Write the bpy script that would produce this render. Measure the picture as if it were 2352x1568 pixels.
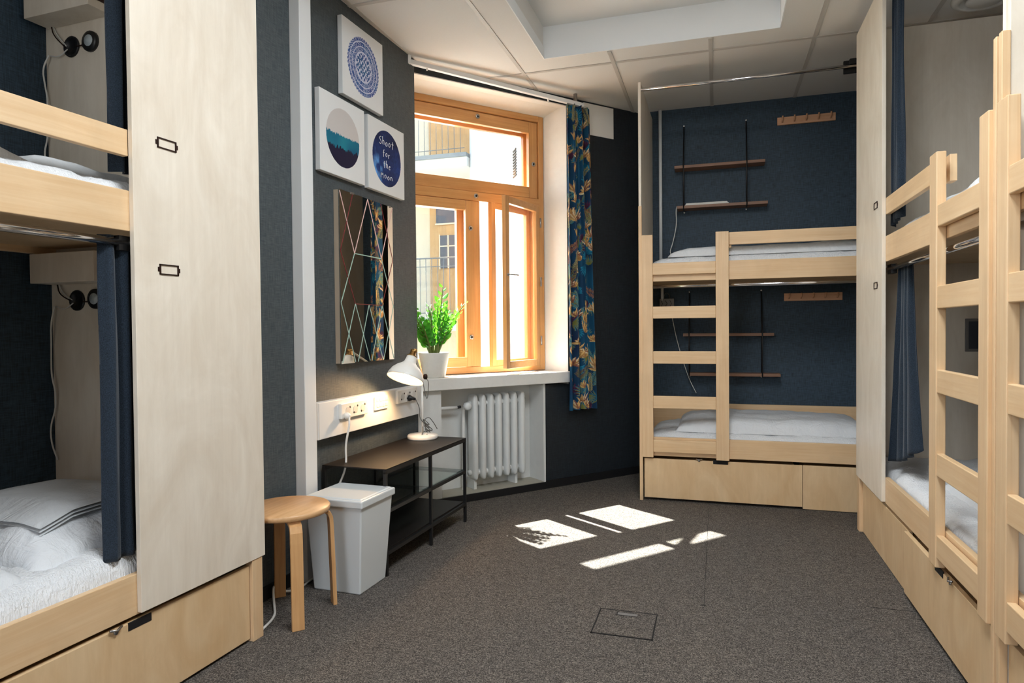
import bpy, math, random
import numpy as np
from mathutils import Vector, Matrix, noise
random.seed(7); rng = np.random.default_rng(7)
PI = math.pi
scene = bpy.context.scene
COL = scene.collection
for o in list(bpy.data.objects): bpy.data.objects.remove(o)

# ------------------------------------------------------------------ camera
yaw, pitch, roll = math.radians(17.165), math.radians(1.129), math.radians(-.5325)
Fv = Vector((-math.sin(yaw)*math.cos(pitch), math.cos(yaw)*math.cos(pitch), -math.sin(pitch)))
Rv = Vector((math.cos(yaw), math.sin(yaw), 0)); Uv = Rv.cross(Fv)
R2 = Rv*math.cos(roll)+Uv*math.sin(roll); U2 = -Rv*math.sin(roll)+Uv*math.cos(roll)
cam = bpy.data.objects.new('camera', bpy.data.cameras.new('camera')); COL.objects.link(cam)
M = Matrix((R2, U2, -Fv)).transposed().to_4x4(); M.translation = Vector((0, 0, 1.18)); cam.matrix_world = M
cam.data.sensor_width = 36; cam.data.lens = 1528/2352*36; cam.data.clip_start = .02; cam.data.clip_end = 200
scene.camera = cam

# ------------------------------------------------------------------ light and exposure
vs = scene.view_settings
vs.view_transform = 'Standard'; vs.look = 'None'; vs.gamma = 1; vs.use_curve_mapping = False; vs.exposure = 0.0
world = bpy.data.worlds.new('sky'); scene.world = world; world.use_nodes = True
wn = world.node_tree; bg = wn.nodes['Background']
sky = wn.nodes.new('ShaderNodeTexSky'); sky.sky_type = 'NISHITA'; sky.sun_disc = False
sky.sun_elevation = math.radians(54.5); sky.sun_rotation = math.radians(-55); sky.air_density = 1.0; sky.dust_density = 1.5
SKY_STRENGTH = .8
wn.links.new(sky.outputs[0], bg.inputs[0]); bg.inputs[1].default_value = SKY_STRENGTH
WD = Vector((math.sin(math.radians(40.4)), math.cos(math.radians(40.4)), 0))       # along the window wall
WN = Vector((math.cos(math.radians(40.4)), -math.sin(math.radians(40.4)), 0))      # out of the window wall into the room
sd = bpy.data.lights.new('sun', 'SUN'); sd.energy = 60; sd.angle = math.radians(.5); sd.color = (1, .975, .94)
so = bpy.data.objects.new('sun', sd); COL.objects.link(so)
sdir = (WD*.07 + WN*.71 + Vector((0, 0, -1))).normalized()
so.rotation_euler = sdir.to_track_quat('-Z', 'Y').to_euler(); so.location = (-4, 8, 8)

def area(name, loc, target, sx, sy, power, color):
    l = bpy.data.lights.new(name, 'AREA'); l.shape = 'RECTANGLE'; l.size = sx; l.size_y = sy; l.energy = power; l.color = color
    o = bpy.data.objects.new(name, l); COL.objects.link(o); o.location = loc
    o.rotation_euler = (Vector(target)-Vector(loc)).to_track_quat('-Z', 'Z').to_euler(); return o
# daylight entering by the room's other window, in the wall behind the camera
area('daylight_rear_window', (-1.0, -1.96, 1.9), (-.3, 2.0, 1.3), 1.1, 1.4, 42, (.95, .97, 1.0))
# skylight in the raised part of the ceiling, just out of frame above
area('daylight_ceiling_recess', (-.02, 1.5, 3.085), (-.02, 1.5, 0), .62, 1.9, 78, (.90, .955, 1.0))
# daylight entering by the window in the photograph (soft sky light on top of the world)
wc = WD*2.40 + WN*-4.62
area('daylight_front_window', (wc.x, wc.y, 1.85), (wc.x+WN.x, wc.y+WN.y, 1.55), 1.15, 1.8, 50, (1.0, .975, .93))

# ------------------------------------------------------------------ frames
class FR:
    def __init__(s, ang, org=(0, 0, 0), mirror=None):
        s.m = Matrix.Translation(Vector(org)) @ Matrix.Rotation(math.radians(ang), 4, 'Z'); s.mirror = mirror
    def w(s, *p): return s.m @ Vector(p)
WORLD = FR(0)
LF = FR(-2.4)          # local x = v (out of the left wall), local y = u (along it)
WF = FR(-40.4)         # local x = n (out of the window wall), local y = s (along it)
F0 = WORLD

# ------------------------------------------------------------------ mesh builder
class MB:
    def __init__(s): s.v = []; s.f = []; s.sm = []; s.col = None
    def add(s, vs_, fs, smooth=False):
        b = len(s.v); s.v += [tuple(p) for p in vs_]; s.f += [tuple(b+i for i in q) for q in fs]; s.sm += [smooth]*len(fs); return s
    def box(s, x0, x1, y0, y1, z0, z1):
        x0, x1 = min(x0, x1), max(x0, x1); y0, y1 = min(y0, y1), max(y0, y1); z0, z1 = min(z0, z1), max(z0, z1)
        return s.add([(x0,y0,z0),(x1,y0,z0),(x1,y1,z0),(x0,y1,z0),(x0,y0,z1),(x1,y0,z1),(x1,y1,z1),(x0,y1,z1)],
            [(0,3,2,1),(4,5,6,7),(0,1,5,4),(1,2,6,5),(2,3,7,6),(3,0,4,7)])
    def prism(s, pts, z0, z1):      # pts counter-clockwise in x,y
        n = len(pts)
        return s.add([(x,y,z0) for x,y in pts]+[(x,y,z1) for x,y in pts],
            [tuple(reversed(range(n))), tuple(range(n,2*n))]+[(i,(i+1)%n,n+(i+1)%n,n+i) for i in range(n)])
    def hexa(s, a, b):              # bottom quad a, top quad b
        return s.add(list(a)+list(b), [(0,3,2,1),(4,5,6,7),(0,1,5,4),(1,2,6,5),(2,3,7,6),(3,0,4,7)])
    def bar(s, p, q, w, h, up=(0,0,1)):
        p, q = Vector(p), Vector(q); d = (q-p).normalized(); u = Vector(up)
        sx = d.cross(u)
        if sx.length < 1e-4: sx = d.cross(Vector((1,0,0)))
        sx.normalize(); u = sx.cross(d)
        c = [(-w/2,-h/2),(w/2,-h/2),(w/2,h/2),(-w/2,h/2)]
        return s.hexa([p+sx*a+u*b for a,b in c], [q+sx*a+u*b for a,b in c])
    def tube(s, pts, r, seg=10, closed=False, smoothpath=0):
        pts = [Vector(p) for p in pts]
        for _ in range(smoothpath):
            n = [pts[0]]
            for a, b in zip(pts, pts[1:]): n += [a*.75+b*.25, a*.25+b*.75]
            n.append(pts[-1]); pts = n
        rs = r if isinstance(r, (list, tuple)) else [r]*len(pts)
        if len(rs) != len(pts): rs = [rs[min(len(rs)-1, int(i*len(rs)/len(pts)))] for i in range(len(pts))]
        vs_ = []; prev = None
        for i, p in enumerate(pts):
            a = pts[i-1] if (i > 0) else (pts[-1] if closed else pts[0]); b = pts[i+1] if i+1 < len(pts) else (pts[0] if closed else pts[-1])
            d = (b-a).normalized() if (b-a).length > 1e-9 else Vector((0,0,1))
            if prev is None:
                x = d.orthogonal().normalized()
            else:
                x = prev - d*prev.dot(d)
                x = x.normalized() if x.length > 1e-6 else d.orthogonal().normalized()
            prev = x; y = d.cross(x)
            vs_ += [p + (x*math.cos(2*PI*k/seg)+y*math.sin(2*PI*k/seg))*rs[i] for k in range(seg)]
        fs = []; n = len(pts)
        for i in range(n if closed else n-1):
            j = (i+1) % n
            for k in range(seg): fs.append((i*seg+k, i*seg+(k+1)%seg, j*seg+(k+1)%seg, j*seg+k))
        if not closed: fs += [tuple(reversed(range(seg))), tuple((n-1)*seg+k for k in range(seg))]
        return s.add(vs_, fs, True)
    def lathe(s, prof, c=(0,0,0), axis=(0,0,1), seg=28):   # prof: (radius, height)
        c = Vector(c); a = Vector(axis).normalized(); x = a.orthogonal().normalized(); y = a.cross(x)
        vs_ = []
        for r, h in prof: vs_ += [c + a*h + (x*math.cos(2*PI*k/seg)+y*math.sin(2*PI*k/seg))*r for k in range(seg)]
        fs = [(i*seg+k, i*seg+(k+1)%seg, (i+1)*seg+(k+1)%seg, (i+1)*seg+k) for i in range(len(prof)-1) for k in range(seg)]
        if prof[0][0] > 1e-5: fs.append(tuple(reversed(range(seg))))
        if prof[-1][0] > 1e-5: fs.append(tuple((len(prof)-1)*seg+k for k in range(seg)))
        return s.add(vs_, fs, True)
    def open_lathe(s, prof, c, axis, seg=32):
        c = Vector(c); a = Vector(axis).normalized(); x = a.orthogonal().normalized(); y = a.cross(x); vs_ = []
        for r, h in prof: vs_ += [c + a*h + (x*math.cos(2*PI*k/seg)+y*math.sin(2*PI*k/seg))*r for k in range(seg)]
        return s.add(vs_, [(i*seg+k, i*seg+(k+1)%seg, (i+1)*seg+(k+1)%seg, (i+1)*seg+k) for i in range(len(prof)-1) for k in range(seg)], True)
    def grid(s, P, nx, ny, smooth=True, flip=False):   # P(i,j) -> point, i<nx, j<ny
        vs_ = [P(i, j) for j in range(ny) for i in range(nx)]
        fs = [(j*nx+i, j*nx+i+1, (j+1)*nx+i+1, (j+1)*nx+i) for j in range(ny-1) for i in range(nx-1)]
        if flip: fs = [tuple(reversed(q)) for q in fs]
        return s.add(vs_, fs, smooth)

def make_mesh(name, mb, F, base, mat, bevel=0, recalc=False, subsurf=0, solid=0):
    v = [Vector(p) for p in mb.v]
    flip = False
    if F.mirror is not None:
        v = [Vector((F.mirror-p.x, p.y, p.z)) for p in v]; flip = True
    me = bpy.data.meshes.new(name)
    me.from_pydata([tuple(p-base) for p in v], [], [tuple(reversed(f)) for f in mb.f] if flip else mb.f)
    me.polygons.foreach_set('use_smooth', mb.sm); me.materials.append(mat)
    if mb.col is not None:
        a = me.color_attributes.new('Paint', 'FLOAT_COLOR', 'POINT'); a.data.foreach_set('color', np.asarray(mb.col, dtype=np.float32).ravel())
    if recalc:
        import bmesh
        bm = bmesh.new(); bm.from_mesh(me); bmesh.ops.recalc_face_normals(bm, faces=bm.faces); bm.to_mesh(me); bm.free()
    me.update()
    o = bpy.data.objects.new(name, me); COL.objects.link(o)
    if solid:
        m = o.modifiers.new('s', 'SOLIDIFY'); m.thickness = solid; m.offset = 0
    if bevel:
        m = o.modifiers.new('b', 'BEVEL'); m.width = bevel; m.segments = 2; m.limit_method = 'ANGLE'; m.angle_limit = math.radians(50)
        m.harden_normals = False
    if subsurf:
        m = o.modifiers.new('ss', 'SUBSURF'); m.levels = subsurf; m.render_levels = subsurf
    return o

def setprops(o, label, cat, group=None, kind=None):
    if label: o['label'] = label
    if cat: o['category'] = cat
    if group: o['group'] = group
    if kind: o['kind'] = kind

class Thing:
    def __init__(s, name, label, cat, F, base, group=None, kind=None):
        b = Vector(base)
        if F.mirror is not None: b = Vector((F.mirror-b.x, b.y, b.z))
        s.o = bpy.data.objects.new(name, None); COL.objects.link(s.o); s.o.empty_display_size = .1
        s.o.matrix_world = F.m @ Matrix.Translation(b); s.F = F; s.base = b
        setprops(s.o, label, cat, group, kind)
    def part(s, name, mb, mat, parent=None, label=None, **k):
        o = make_mesh(name, mb, s.F, s.base, mat, **k); o.parent = parent or s.o
        if label: o['label'] = label
        return o

def single(name, mb, mat, F, label=None, cat=None, group=None, kind=None, **k):
    v = [Vector((F.mirror-p[0], p[1], p[2])) if F.mirror is not None else Vector(p) for p in mb.v]
    lo = Vector([min(p[i] for p in v) for i in range(3)]); hi = Vector([max(p[i] for p in v) for i in range(3)])
    b = Vector(((lo.x+hi.x)/2, (lo.y+hi.y)/2, lo.z))
    o = make_mesh(name, mb, F, b, mat, **k); o.matrix_world = F.m @ Matrix.Translation(b)
    setprops(o, label, cat, group, kind); return o
def struct(name, mb, mat, F=WORLD, **k): return single(name, mb, mat, F, kind='structure', **k)
def sub(parent, name, mb, mat, F=WORLD, **k):      # child of an object made by single()
    inv = parent.matrix_world.inverted() @ F.m
    o = make_mesh(name, mb, F, Vector((0,0,0)), mat, **k); o.parent = parent
    o.data.transform(inv); return o

# ------------------------------------------------------------------ materials
def lin(c):
    f = lambda x: (x/255/12.92) if x/255 <= .04045 else ((x/255+.055)/1.055)**2.4
    return (f(c[0]), f(c[1]), f(c[2]), 1)
def newmat(name):
    m = bpy.data.materials.new(name); m.use_nodes = True; return m, m.node_tree, m.node_tree.nodes['Principled BSDF']
def plain(name, c, rough=.5, metal=0, spec=.5, coat=0, sheen=0):
    m, t, b = newmat(name); b.inputs['Base Color'].default_value = lin(c); b.inputs['Roughness'].default_value = rough
    b.inputs['Metallic'].default_value = metal; b.inputs['Specular IOR Level'].default_value = spec
    b.inputs['Coat Weight'].default_value = coat; b.inputs['Sheen Weight'].default_value = sheen; return m
def N(t, typ, **k):
    n = t.nodes.new(typ)
    for a, v in k.items(): setattr(n, a, v)
    return n
def coords(t, scale=(1,1,1)):
    tc = N(t, 'ShaderNodeTexCoord'); mp = N(t, 'ShaderNodeMapping'); mp.inputs['Scale'].default_value = scale
    t.links.new(tc.outputs['Object'], mp.inputs[0]); return mp.outputs[0]
def noisetex(t, vec, scale, detail=4, rough=.55, dist=0):
    n = N(t, 'ShaderNodeTexNoise'); n.inputs['Scale'].default_value = scale; n.inputs['Detail'].default_value = detail
    n.inputs['Roughness'].default_value = rough; n.inputs['Distortion'].default_value = dist; t.links.new(vec, n.inputs['Vector']); return n.outputs['Fac']
def ramp(t, fac, stops):
    r = N(t, 'ShaderNodeValToRGB'); e = r.color_ramp.elements
    while len(e) < len(stops): e.new(.5)
    for el, (p, c) in zip(e, stops): el.position = p; el.color = c
    t.links.new(fac, r.inputs[0]); return r.outputs[0]
def mix(t, fac, a, b, mode='MIX'):
    n = N(t, 'ShaderNodeMix', data_type='RGBA', blend_type=mode)
    for s_, v in ((0, fac), (6, a), (7, b)):
        if hasattr(v, 'is_linked'): t.links.new(v, n.inputs[s_])
        else: n.inputs[s_].default_value = v
    return n.outputs[2]
def bump(t, b, h, strength=.2, dist=.002):
    n = N(t, 'ShaderNodeBump'); n.inputs['Strength'].default_value = strength; n.inputs['Distance'].default_value = dist
    t.links.new(h, n.inputs['Height']); t.links.new(n.outputs[0], b.inputs['Normal'])

def wood(name, c1, c2, grain='z', rough=.42, fine=1.0, patch=.35):
    m, t, b = newmat(name)
    lo, hi = 2.2*fine, 60*fine
    sc = {'x': (lo, hi, hi), 'y': (hi, lo, hi), 'z': (hi, hi, lo)}[grain]
    v = coords(t, sc); f1 = noisetex(t, v, 1.0, 5, .6, .6)
    lo2, hi2 = .8*fine, 9*fine
    sc2 = {'x': (lo2, hi2, hi2), 'y': (hi2, lo2, hi2), 'z': (hi2, hi2, lo2)}[grain]
    v2 = coords(t, sc2); f2 = noisetex(t, v2, 1.0, 3, .6, 1.2)
    base = ramp(t, f1, [(.3, lin(c1)), (.75, lin(c2))])
    v3 = coords(t, (1,1,1)); f3 = noisetex(t, v3, 5.0, 4, .6, .8)
    dark = tuple(x*.86 for x in lin(c1)[:3])+(1,)
    r2 = ramp(t, f2, [(.35, (0,0,0,1)), (.75, (1,1,1,1))])
    g = mix(t, r2, base, dark)
    t2 = mix(t, patch, base, g)
    r3 = ramp(t, f3, [(.3, (.93,.92,.90,1)), (.7, (1.04,1.04,1.03,1))])
    out = mix(t, .8, t2, r3, 'MULTIPLY')
    t.links.new(out, b.inputs['Base Color']); b.inputs['Roughness'].default_value = rough
    bump(t, b, f1, .08, .001); return m
def veneer(name, c1, c2, rough=.40):     # birch plywood face, cloudy figure, joined sheets
    m, t, b = newmat(name)
    v = coords(t, (38, 38, 3)); f1 = noisetex(t, v, 1.0, 5, .65, .4)
    v2 = coords(t, (5, 5, 2.2)); f2 = noisetex(t, v2, 1.0, 5, .6, 1.5)
    base = ramp(t, f2, [(.3, lin(c1)), (.7, lin(c2))])
    r1 = ramp(t, f1, [(.3, (.94,.93,.915,1)), (.7, (1.02,1.02,1.02,1))])
    out = mix(t, .9, base, r1, 'MULTIPLY'); t.links.new(out, b.inputs['Base Color']); b.inputs['Roughness'].default_value = rough
    bump(t, b, f1, .05, .001); return m
BIRCH_X = wood('birch_solid_lengthways', (226,188,142), (238,208,168), 'x')
BIRCH_Z = wood('birch_solid_upright', (224,186,142), (236,206,166), 'z')
BIRCH_EDGE = wood('birch_edge', (232,204,170), (242,220,190), 'z', fine=1.4)
VENEER = veneer('birch_veneer', (226,213,194), (240,230,214))
VENEER_BASE = veneer('birch_veneer_warm', (218,182,136), (232,202,160))
PINE_Y = wood('window_pine_lengthways', (196,138,80), (218,164,104), 'y', rough=.33)
PINE_Z = wood('window_pine_upright', (196,138,80), (218,164,104), 'z', rough=.33)
PINE_X = wood('window_pine_deep', (206,132,60), (228,162,88), 'x', rough=.33)
SHELF_WOOD = wood('walnut_shelf', (122,86,64), (164,122,94), 'x', rough=.5)
RACK_WOOD = wood('beech_rack', (214,160,120), (232,184,146), 'x', rough=.5)
STOOL_WOOD = wood('stool_birch', (200,150,98), (222,176,124), 'z', rough=.36)
STOOL_TOP = wood('stool_top_birch', (204,158,110), (226,184,138), 'y', rough=.36)
DOOR_WOOD = wood('outdoor_door_oak', (214,160,96), (232,184,124), 'z', rough=.4)

def wallpaper(name, c1, c2, rough=.62):
    m, t, b = newmat(name)
    va = coords(t, (260, 260, 18)); fa = noisetex(t, va, 1, 2, .5)
    vb = coords(t, (22, 22, 330)); fb = noisetex(t, vb, 1, 2, .5)
    s_ = N(t, 'ShaderNodeMath', operation='ADD'); t.links.new(fa, s_.inputs[0]); t.links.new(fb, s_.inputs[1])
    h = N(t, 'ShaderNodeMath', operation='MULTIPLY'); t.links.new(s_.outputs[0], h.inputs[0]); h.inputs[1].default_value = .5
    vc = coords(t, (3, 3, 3)); fc = noisetex(t, vc, 1, 4, .6)
    c = ramp(t, h.outputs[0], [(.38, lin(c1)), (.66, lin(c2))])
    r3 = ramp(t, fc, [(.3, (.9,.9,.9,1)), (.7, (1.08,1.08,1.08,1))])
    out = mix(t, .7, c, r3, 'MULTIPLY'); t.links.new(out, b.inputs['Base Color'])
    b.inputs['Roughness'].default_value = rough; b.inputs['Specular IOR Level'].default_value = .45
    bump(t, b, h.outputs[0], .55, .0022); return m
WP_LIT = wallpaper('wallpaper_dark_blue_lit', (60,68,72), (88,95,98))  # same dark blue wallpaper, light on the picture wall put into its colour
WP_BLUE = wallpaper('wallpaper_dark_blue', (31,46,58), (60,81,98))
WP_SHADED = wallpaper('wallpaper_dark_blue_shaded', (22,28,33), (36,44,51))  # darkened copy of the dark blue wallpaper, shade painted into the colour

def carpet_mat():
    m, t, b = newmat('carpet_loop_grey')
    v = coords(t, (1, 1.15, 1)); f1 = noisetex(t, v, 230, 3, .75)
    v2 = coords(t, (20, 150, 1)); f2 = noisetex(t, v2, 1, 3, .6)
    v3 = coords(t, (1.2, 1.2, 1)); f3 = noisetex(t, v3, 1, 3, .6)
    c = ramp(t, f1, [(.36, lin((42,40,39))), (.5, lin((91,86,82))), (.66, lin((152,145,136)))])
    r2 = ramp(t, f2, [(.3, (.66,.66,.66,1)), (.7, (1.18,1.17,1.16,1))])
    r3 = ramp(t, f3, [(.3, (.92,.93,.95,1)), (.7, (1.05,1.03,1.0,1))])
    o1 = mix(t, 1.0, c, r2, 'MULTIPLY'); o2 = mix(t, 1.0, o1, r3, 'MULTIPLY')
    t.links.new(o2, b.inputs['Base Color']); b.inputs['Roughness'].default_value = .95; b.inputs['Specular IOR Level'].default_value = .15
    bump(t, b, f1, .7, .004); return m
CARPET = carpet_mat()
def plaster(name, c, rough=.7, amp=.12, scale=30):
    m, t, b = newmat(name); v = coords(t); f = noisetex(t, v, scale, 4, .6)
    r = ramp(t, f, [(.3, tuple(x*.96 for x in lin(c)[:3])+(1,)), (.7, lin(c))]); t.links.new(r, b.inputs['Base Color'])
    b.inputs['Roughness'].default_value = rough; bump(t, b, f, amp, .003); return m
CEIL = plaster('ceiling_tile_white', (226,224,220), .8, .15, 160)
TBAR = plain('ceiling_grid_bar', (196,192,186), .5)
RECESS = plain('ceiling_recess_white', (236,238,238), .6)
WHITE_PLASTER = plaster('white_plaster', (238,234,226), .65, .2, 24)
WHITE_PAINT = plaster('white_gloss_paint', (232,231,226), .3, .05, 40)
OLD_PAINT = plaster('worn_white_paint', (222,223,220), .42, .35, 18)
BLACK_BASE = plain('black_skirting', (22,22,24), .5)
TRUNK = plain('white_trunking', (234,236,236), .42)
PLASTIC_W = plain('white_plastic', (240,238,232), .3)
SOCKET_DARK = plain('socket_recess', (52,48,46), .5)
RADIATOR = plaster('radiator_enamel', (226,228,226), .34, .08, 14)
METAL = plain('brushed_steel', (170,170,170), .3, 1)
CHROME = plain('chrome', (225,225,228), .1, 1)
BRASS = plain('aged_brass', (172,136,84), .35, 1)
BLACK_METAL = plain('black_powder_metal', (26,25,25), .4, 0, .5)
BLACK_TOP = plain('black_brown_laminate', (26,22,20), .5, 0, .3)
DARK = plain('dark_void', (14,13,13), .8)
DARK_BROWN = plain('dark_bronze', (58,38,32), .45, .6)
BIN = plain('bin_plastic_pale_grey', (214,218,218), .4)
CABLE_W = plain('white_cable', (228,226,220), .4)
CABLE_G = plain('grey_fabric_cable', (110,108,104), .8)
RUBBER = plain('black_rubber', (24,24,26), .45)
PAPER = plain('white_paper', (236,234,228), .7)
LAMP_W = plain('lamp_white_enamel', (236,234,228), .35)
SOIL = plain('potting_soil', (46,32,22), .95)
POT = plaster('pot_white_concrete', (222,219,212), .8, .5, 40)
STEM = plain('plant_stem', (96,110,48), .5)
def leafmat():
    m, t, b = newmat('glossy_leaf'); v = coords(t, (1,1,1)); f = noisetex(t, v, 30, 2)
    r = ramp(t, f, [(.35, lin((26,98,30))), (.65, lin((72,156,50)))]); t.links.new(r, b.inputs['Base Color'])
    b.inputs['Roughness'].default_value = .28
    tr = N(t, 'ShaderNodeBsdfTranslucent'); tr.inputs[0].default_value = lin((120,210,50))
    ms = N(t, 'ShaderNodeMixShader'); ms.inputs[0].default_value = .2
    t.links.new(b.outputs[0], ms.inputs[1]); t.links.new(tr.outputs[0], ms.inputs[2]); t.links.new(ms.outputs[0], t.nodes['Material Output'].inputs[0]); return m
LEAF = leafmat()
def glassmat(name, tint=(1,1,1,1), refl=1.0):
    m, t, b = newmat(name); t.nodes.remove(b)
    tr = N(t, 'ShaderNodeBsdfTransparent'); tr.inputs[0].default_value = tint
    gl = N(t, 'ShaderNodeBsdfGlossy'); gl.inputs['Roughness'].default_value = .02; lw_ = N(t, 'ShaderNodeLayerWeight'); pw = N(t, 'ShaderNodeMath', operation='POWER'); pw.inputs[1].default_value = 5; t.links.new(lw_.outputs['Facing'], pw.inputs[0])
    mu = N(t, 'ShaderNodeMath', operation='MULTIPLY_ADD'); mu.inputs[1].default_value = .9*refl; mu.inputs[2].default_value = .035*refl; t.links.new(pw.outputs[0], mu.inputs[0])
    ms = N(t, 'ShaderNodeMixShader'); t.links.new(mu.outputs[0], ms.inputs[0]); t.links.new(tr.outputs[0], ms.inputs[1]); t.links.new(gl.outputs[0], ms.inputs[2])
    t.links.new(ms.outputs[0], t.nodes['Material Output'].inputs[0]); return m
GLASS = glassmat('window_glass', (.97,.98,.97,1))
SHELF_GLASS = glassmat('shelf_glass', (.80,.88,.86,1), 1.3)
DARK_GLASS = plain('outdoor_dark_glass', (86,82,88), .1)
MIRROR = plain('mirror_silver', (216,208,196), .015, 1)
def fabric(name, c, scale=900, rough=.9, sheen=.3, amp=.3, c2=None):
    m, t, b = newmat(name); v = coords(t); f = noisetex(t, v, scale, 2)
    hi = c2 or tuple(min(255, int(x*1.12)+4) for x in c)
    r = ramp(t, f, [(.35, lin(c)), (.65, lin(hi))]); t.links.new(r, b.inputs['Base Color'])
    b.inputs['Roughness'].default_value = rough; b.inputs['Sheen Weight'].default_value = sheen; b.inputs['Specular IOR Level'].default_value = .2
    bump(t, b, f, amp, .001); return m
def creased(name, c, scale=7):
    m, t, b = newmat(name); b.inputs['Base Color'].default_value = lin(c); b.inputs['Roughness'].default_value = .88; b.inputs['Specular IOR Level'].default_value = .15
    f = noisetex(t, coords(t, (1, 2.2, 1)), scale, 5, .55, 2.2); f2 = noisetex(t, coords(t, (2.6, 1, 1)), scale*.8, 4, .6, 1.5)
    s_ = N(t, 'ShaderNodeMath', operation='ADD'); t.links.new(f, s_.inputs[0]); t.links.new(f2, s_.inputs[1])
    bump(t, b, s_.outputs[0], .6, .016); return m
LINEN = creased('white_cotton', (224,227,230)); LINEN_SHEET = creased('folded_white_sheet', (206,209,211), 4)
def quiltmat():
    m, t, b = newmat('quilted_white_mattress'); v = coords(t, (1,1,1)); f = noisetex(t, v, 26, 4, .6, 1.0)
    v2 = coords(t, (160, 160, 22)); f2 = noisetex(t, v2, 1, 2)
    b.inputs['Base Color'].default_value = lin((230,232,234)); b.inputs['Roughness'].default_value = .9; b.inputs['Specular IOR Level'].default_value = .15
    s_ = N(t, 'ShaderNodeMath', operation='ADD'); t.links.new(f, s_.inputs[0]); t.links.new(f2, s_.inputs[1])
    bump(t, b, s_.outputs[0], .7, .010); return m
QUILT = quiltmat()
NAVY = fabric('navy_curtain_cloth', (25,32,41), 420, .9, .2, .5, (45,58,72))
def paintmat(name, rough=.6):
    m, t, b = newmat(name); a = N(t, 'ShaderNodeVertexColor', layer_name='Paint'); t.links.new(a.outputs[0], b.inputs['Base Color'])
    b.inputs['Roughness'].default_value = rough; b.inputs['Specular IOR Level'].default_value = .25; return m
PRINT = paintmat('printed_cotton', .8); CANVAS = paintmat('printed_canvas', .7)
CREAM = plaster('outdoor_cream_render', (244,226,194), .85, .3, 8)
WHITE_OUT = plaster('outdoor_white_render', (240,238,232), .85, .2, 8)
CONCRETE = plaster('outdoor_concrete', (150,152,150), .9, .4, 12)
OUT_METAL = plain('outdoor_grey_metal', (130,130,130), .5)
def emis(name, c, s):
    m, t, b = newmat(name); b.inputs['Emission Color'].default_value = lin(c); b.inputs['Emission Strength'].default_value = s
    b.inputs['Base Color'].default_value = lin(c); return m
BULB = emis('lit_bulb', (255,214,160), 30)

# ================================================================== the room
H = 2.90
FOOT = [(2.2,-2.6),(2.2,5.65),(-1.03,5.65),(-3.0,3.34),(-3.2,-2.6)]
b = MB().prism(FOOT, -.12, 0)
floor = struct('floor', b, CARPET)
# carpet tile joints
b = MB()
b.box(-.0585, -.0565, 2.91, 4.46, 0, .0012); b.box(.617, .79, 3.0765, 3.0785, 0, .0012); b.box(-.07, -.05, 2.905, 2.909, 0, .0015)
sub(floor, 'carpet_joint', b, DARK)

# ceiling with the raised tray
RX0, RX1, RY0, RY1 = -1.057, .357, .4, 4.165
b = MB()
YC = (4.45+.7615*RX0)/.648
b.prism([(-3.2,-2.6),(RX0,-2.6),(RX0,YC),(-3.0,3.34)], H, H+.3); b.box(RX1, 2.2, -2.6, 5.65, H, H+.3)
b.prism([(RX0,RY1),(RX1,RY1),(RX1,5.65),(-1.03,5.65),(RX0,YC)], H, H+.3); b.box(RX0, RX1, -2.6, RY0, H, H+.3)
b.prism(FOOT, H+.3, H+.34)
ceiling = struct('ceiling', b, CEIL)
b = MB(); t_ = .006
for x in (RX0-.002, ): pass
# recess lining: lip and upper faces, then the tray's own top
b.box(RX0, RX1, RY1-.006, RY1, H-.001, H+.205); b.box(RX1-.006, RX1, RY0, RY1, H-.001, H+.205); b.box(RX0, RX1, RY0, RY0+.006, H-.001, H+.205)
b.box(RX0, RX0+.006, RY0, RY1, H-.001, H+.07)
b.box(RX0, RX1, RY0, RY1, H+.2, H+.215)
sub(ceiling, 'recess_lining', b, RECESS, bevel=0)
b = MB()
w_ = .012
for x in (-1.85, -1.245, -.64, -.035, .56, 1.155):
    if RX0 < x < RX1: b.box(x-w_, x+w_, RY1+.01, 5.45, H-.004, H); b.box(x-w_, x+w_, -2, RY0-.01, H-.004, H)
    else: b.box(x-w_, x+w_, -2, 5.45, H-.004, H)
for y in (4.36, 3.16, 1.96, .76, -.84):
    if y < RY1: b.box(-2.3, RX0-.01, y-w_, y+w_, H-.0045, H); b.box(RX1+.01, 1.65, y-w_, y+w_, H-.0045, H)
    else: b.box(-2.3, 1.65, y-w_, y+w_, H-.0045, H)
sub(ceiling, 'ceiling_grid', b, TBAR)

# left wall : alcove behind the bunk, return, and the wall with the pictures
VL = -2.0
struct('wall_left', MB().box(VL-.9, VL, 2.10, 3.815, 0, H), WP_LIT, LF)
struct('wall_alcove', MB().box(-3.0, -2.66, -2.4, 2.10, 0, H), WP_BLUE, LF)
struct('trim_1', MB().box(VL, VL+.058, 2.584, 2.672, 0, H), TRUNK, LF, bevel=.003)     # white vertical trunking
struct('baseboard_left', MB().box(VL, VL+.010, 2.10, 2.584, 0, .06).box(VL, VL+.01, 2.672, 3.81, 0, .06), BLACK_BASE, LF)
struct('wall_right', MB().box(1.65, 1.85, -2.2, 5.65, 0, H), WP_SHADED)
struct('wall_end', MB().box(-.602, 1.65, 5.45, 5.65, 0, H), WP_BLUE)
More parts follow.
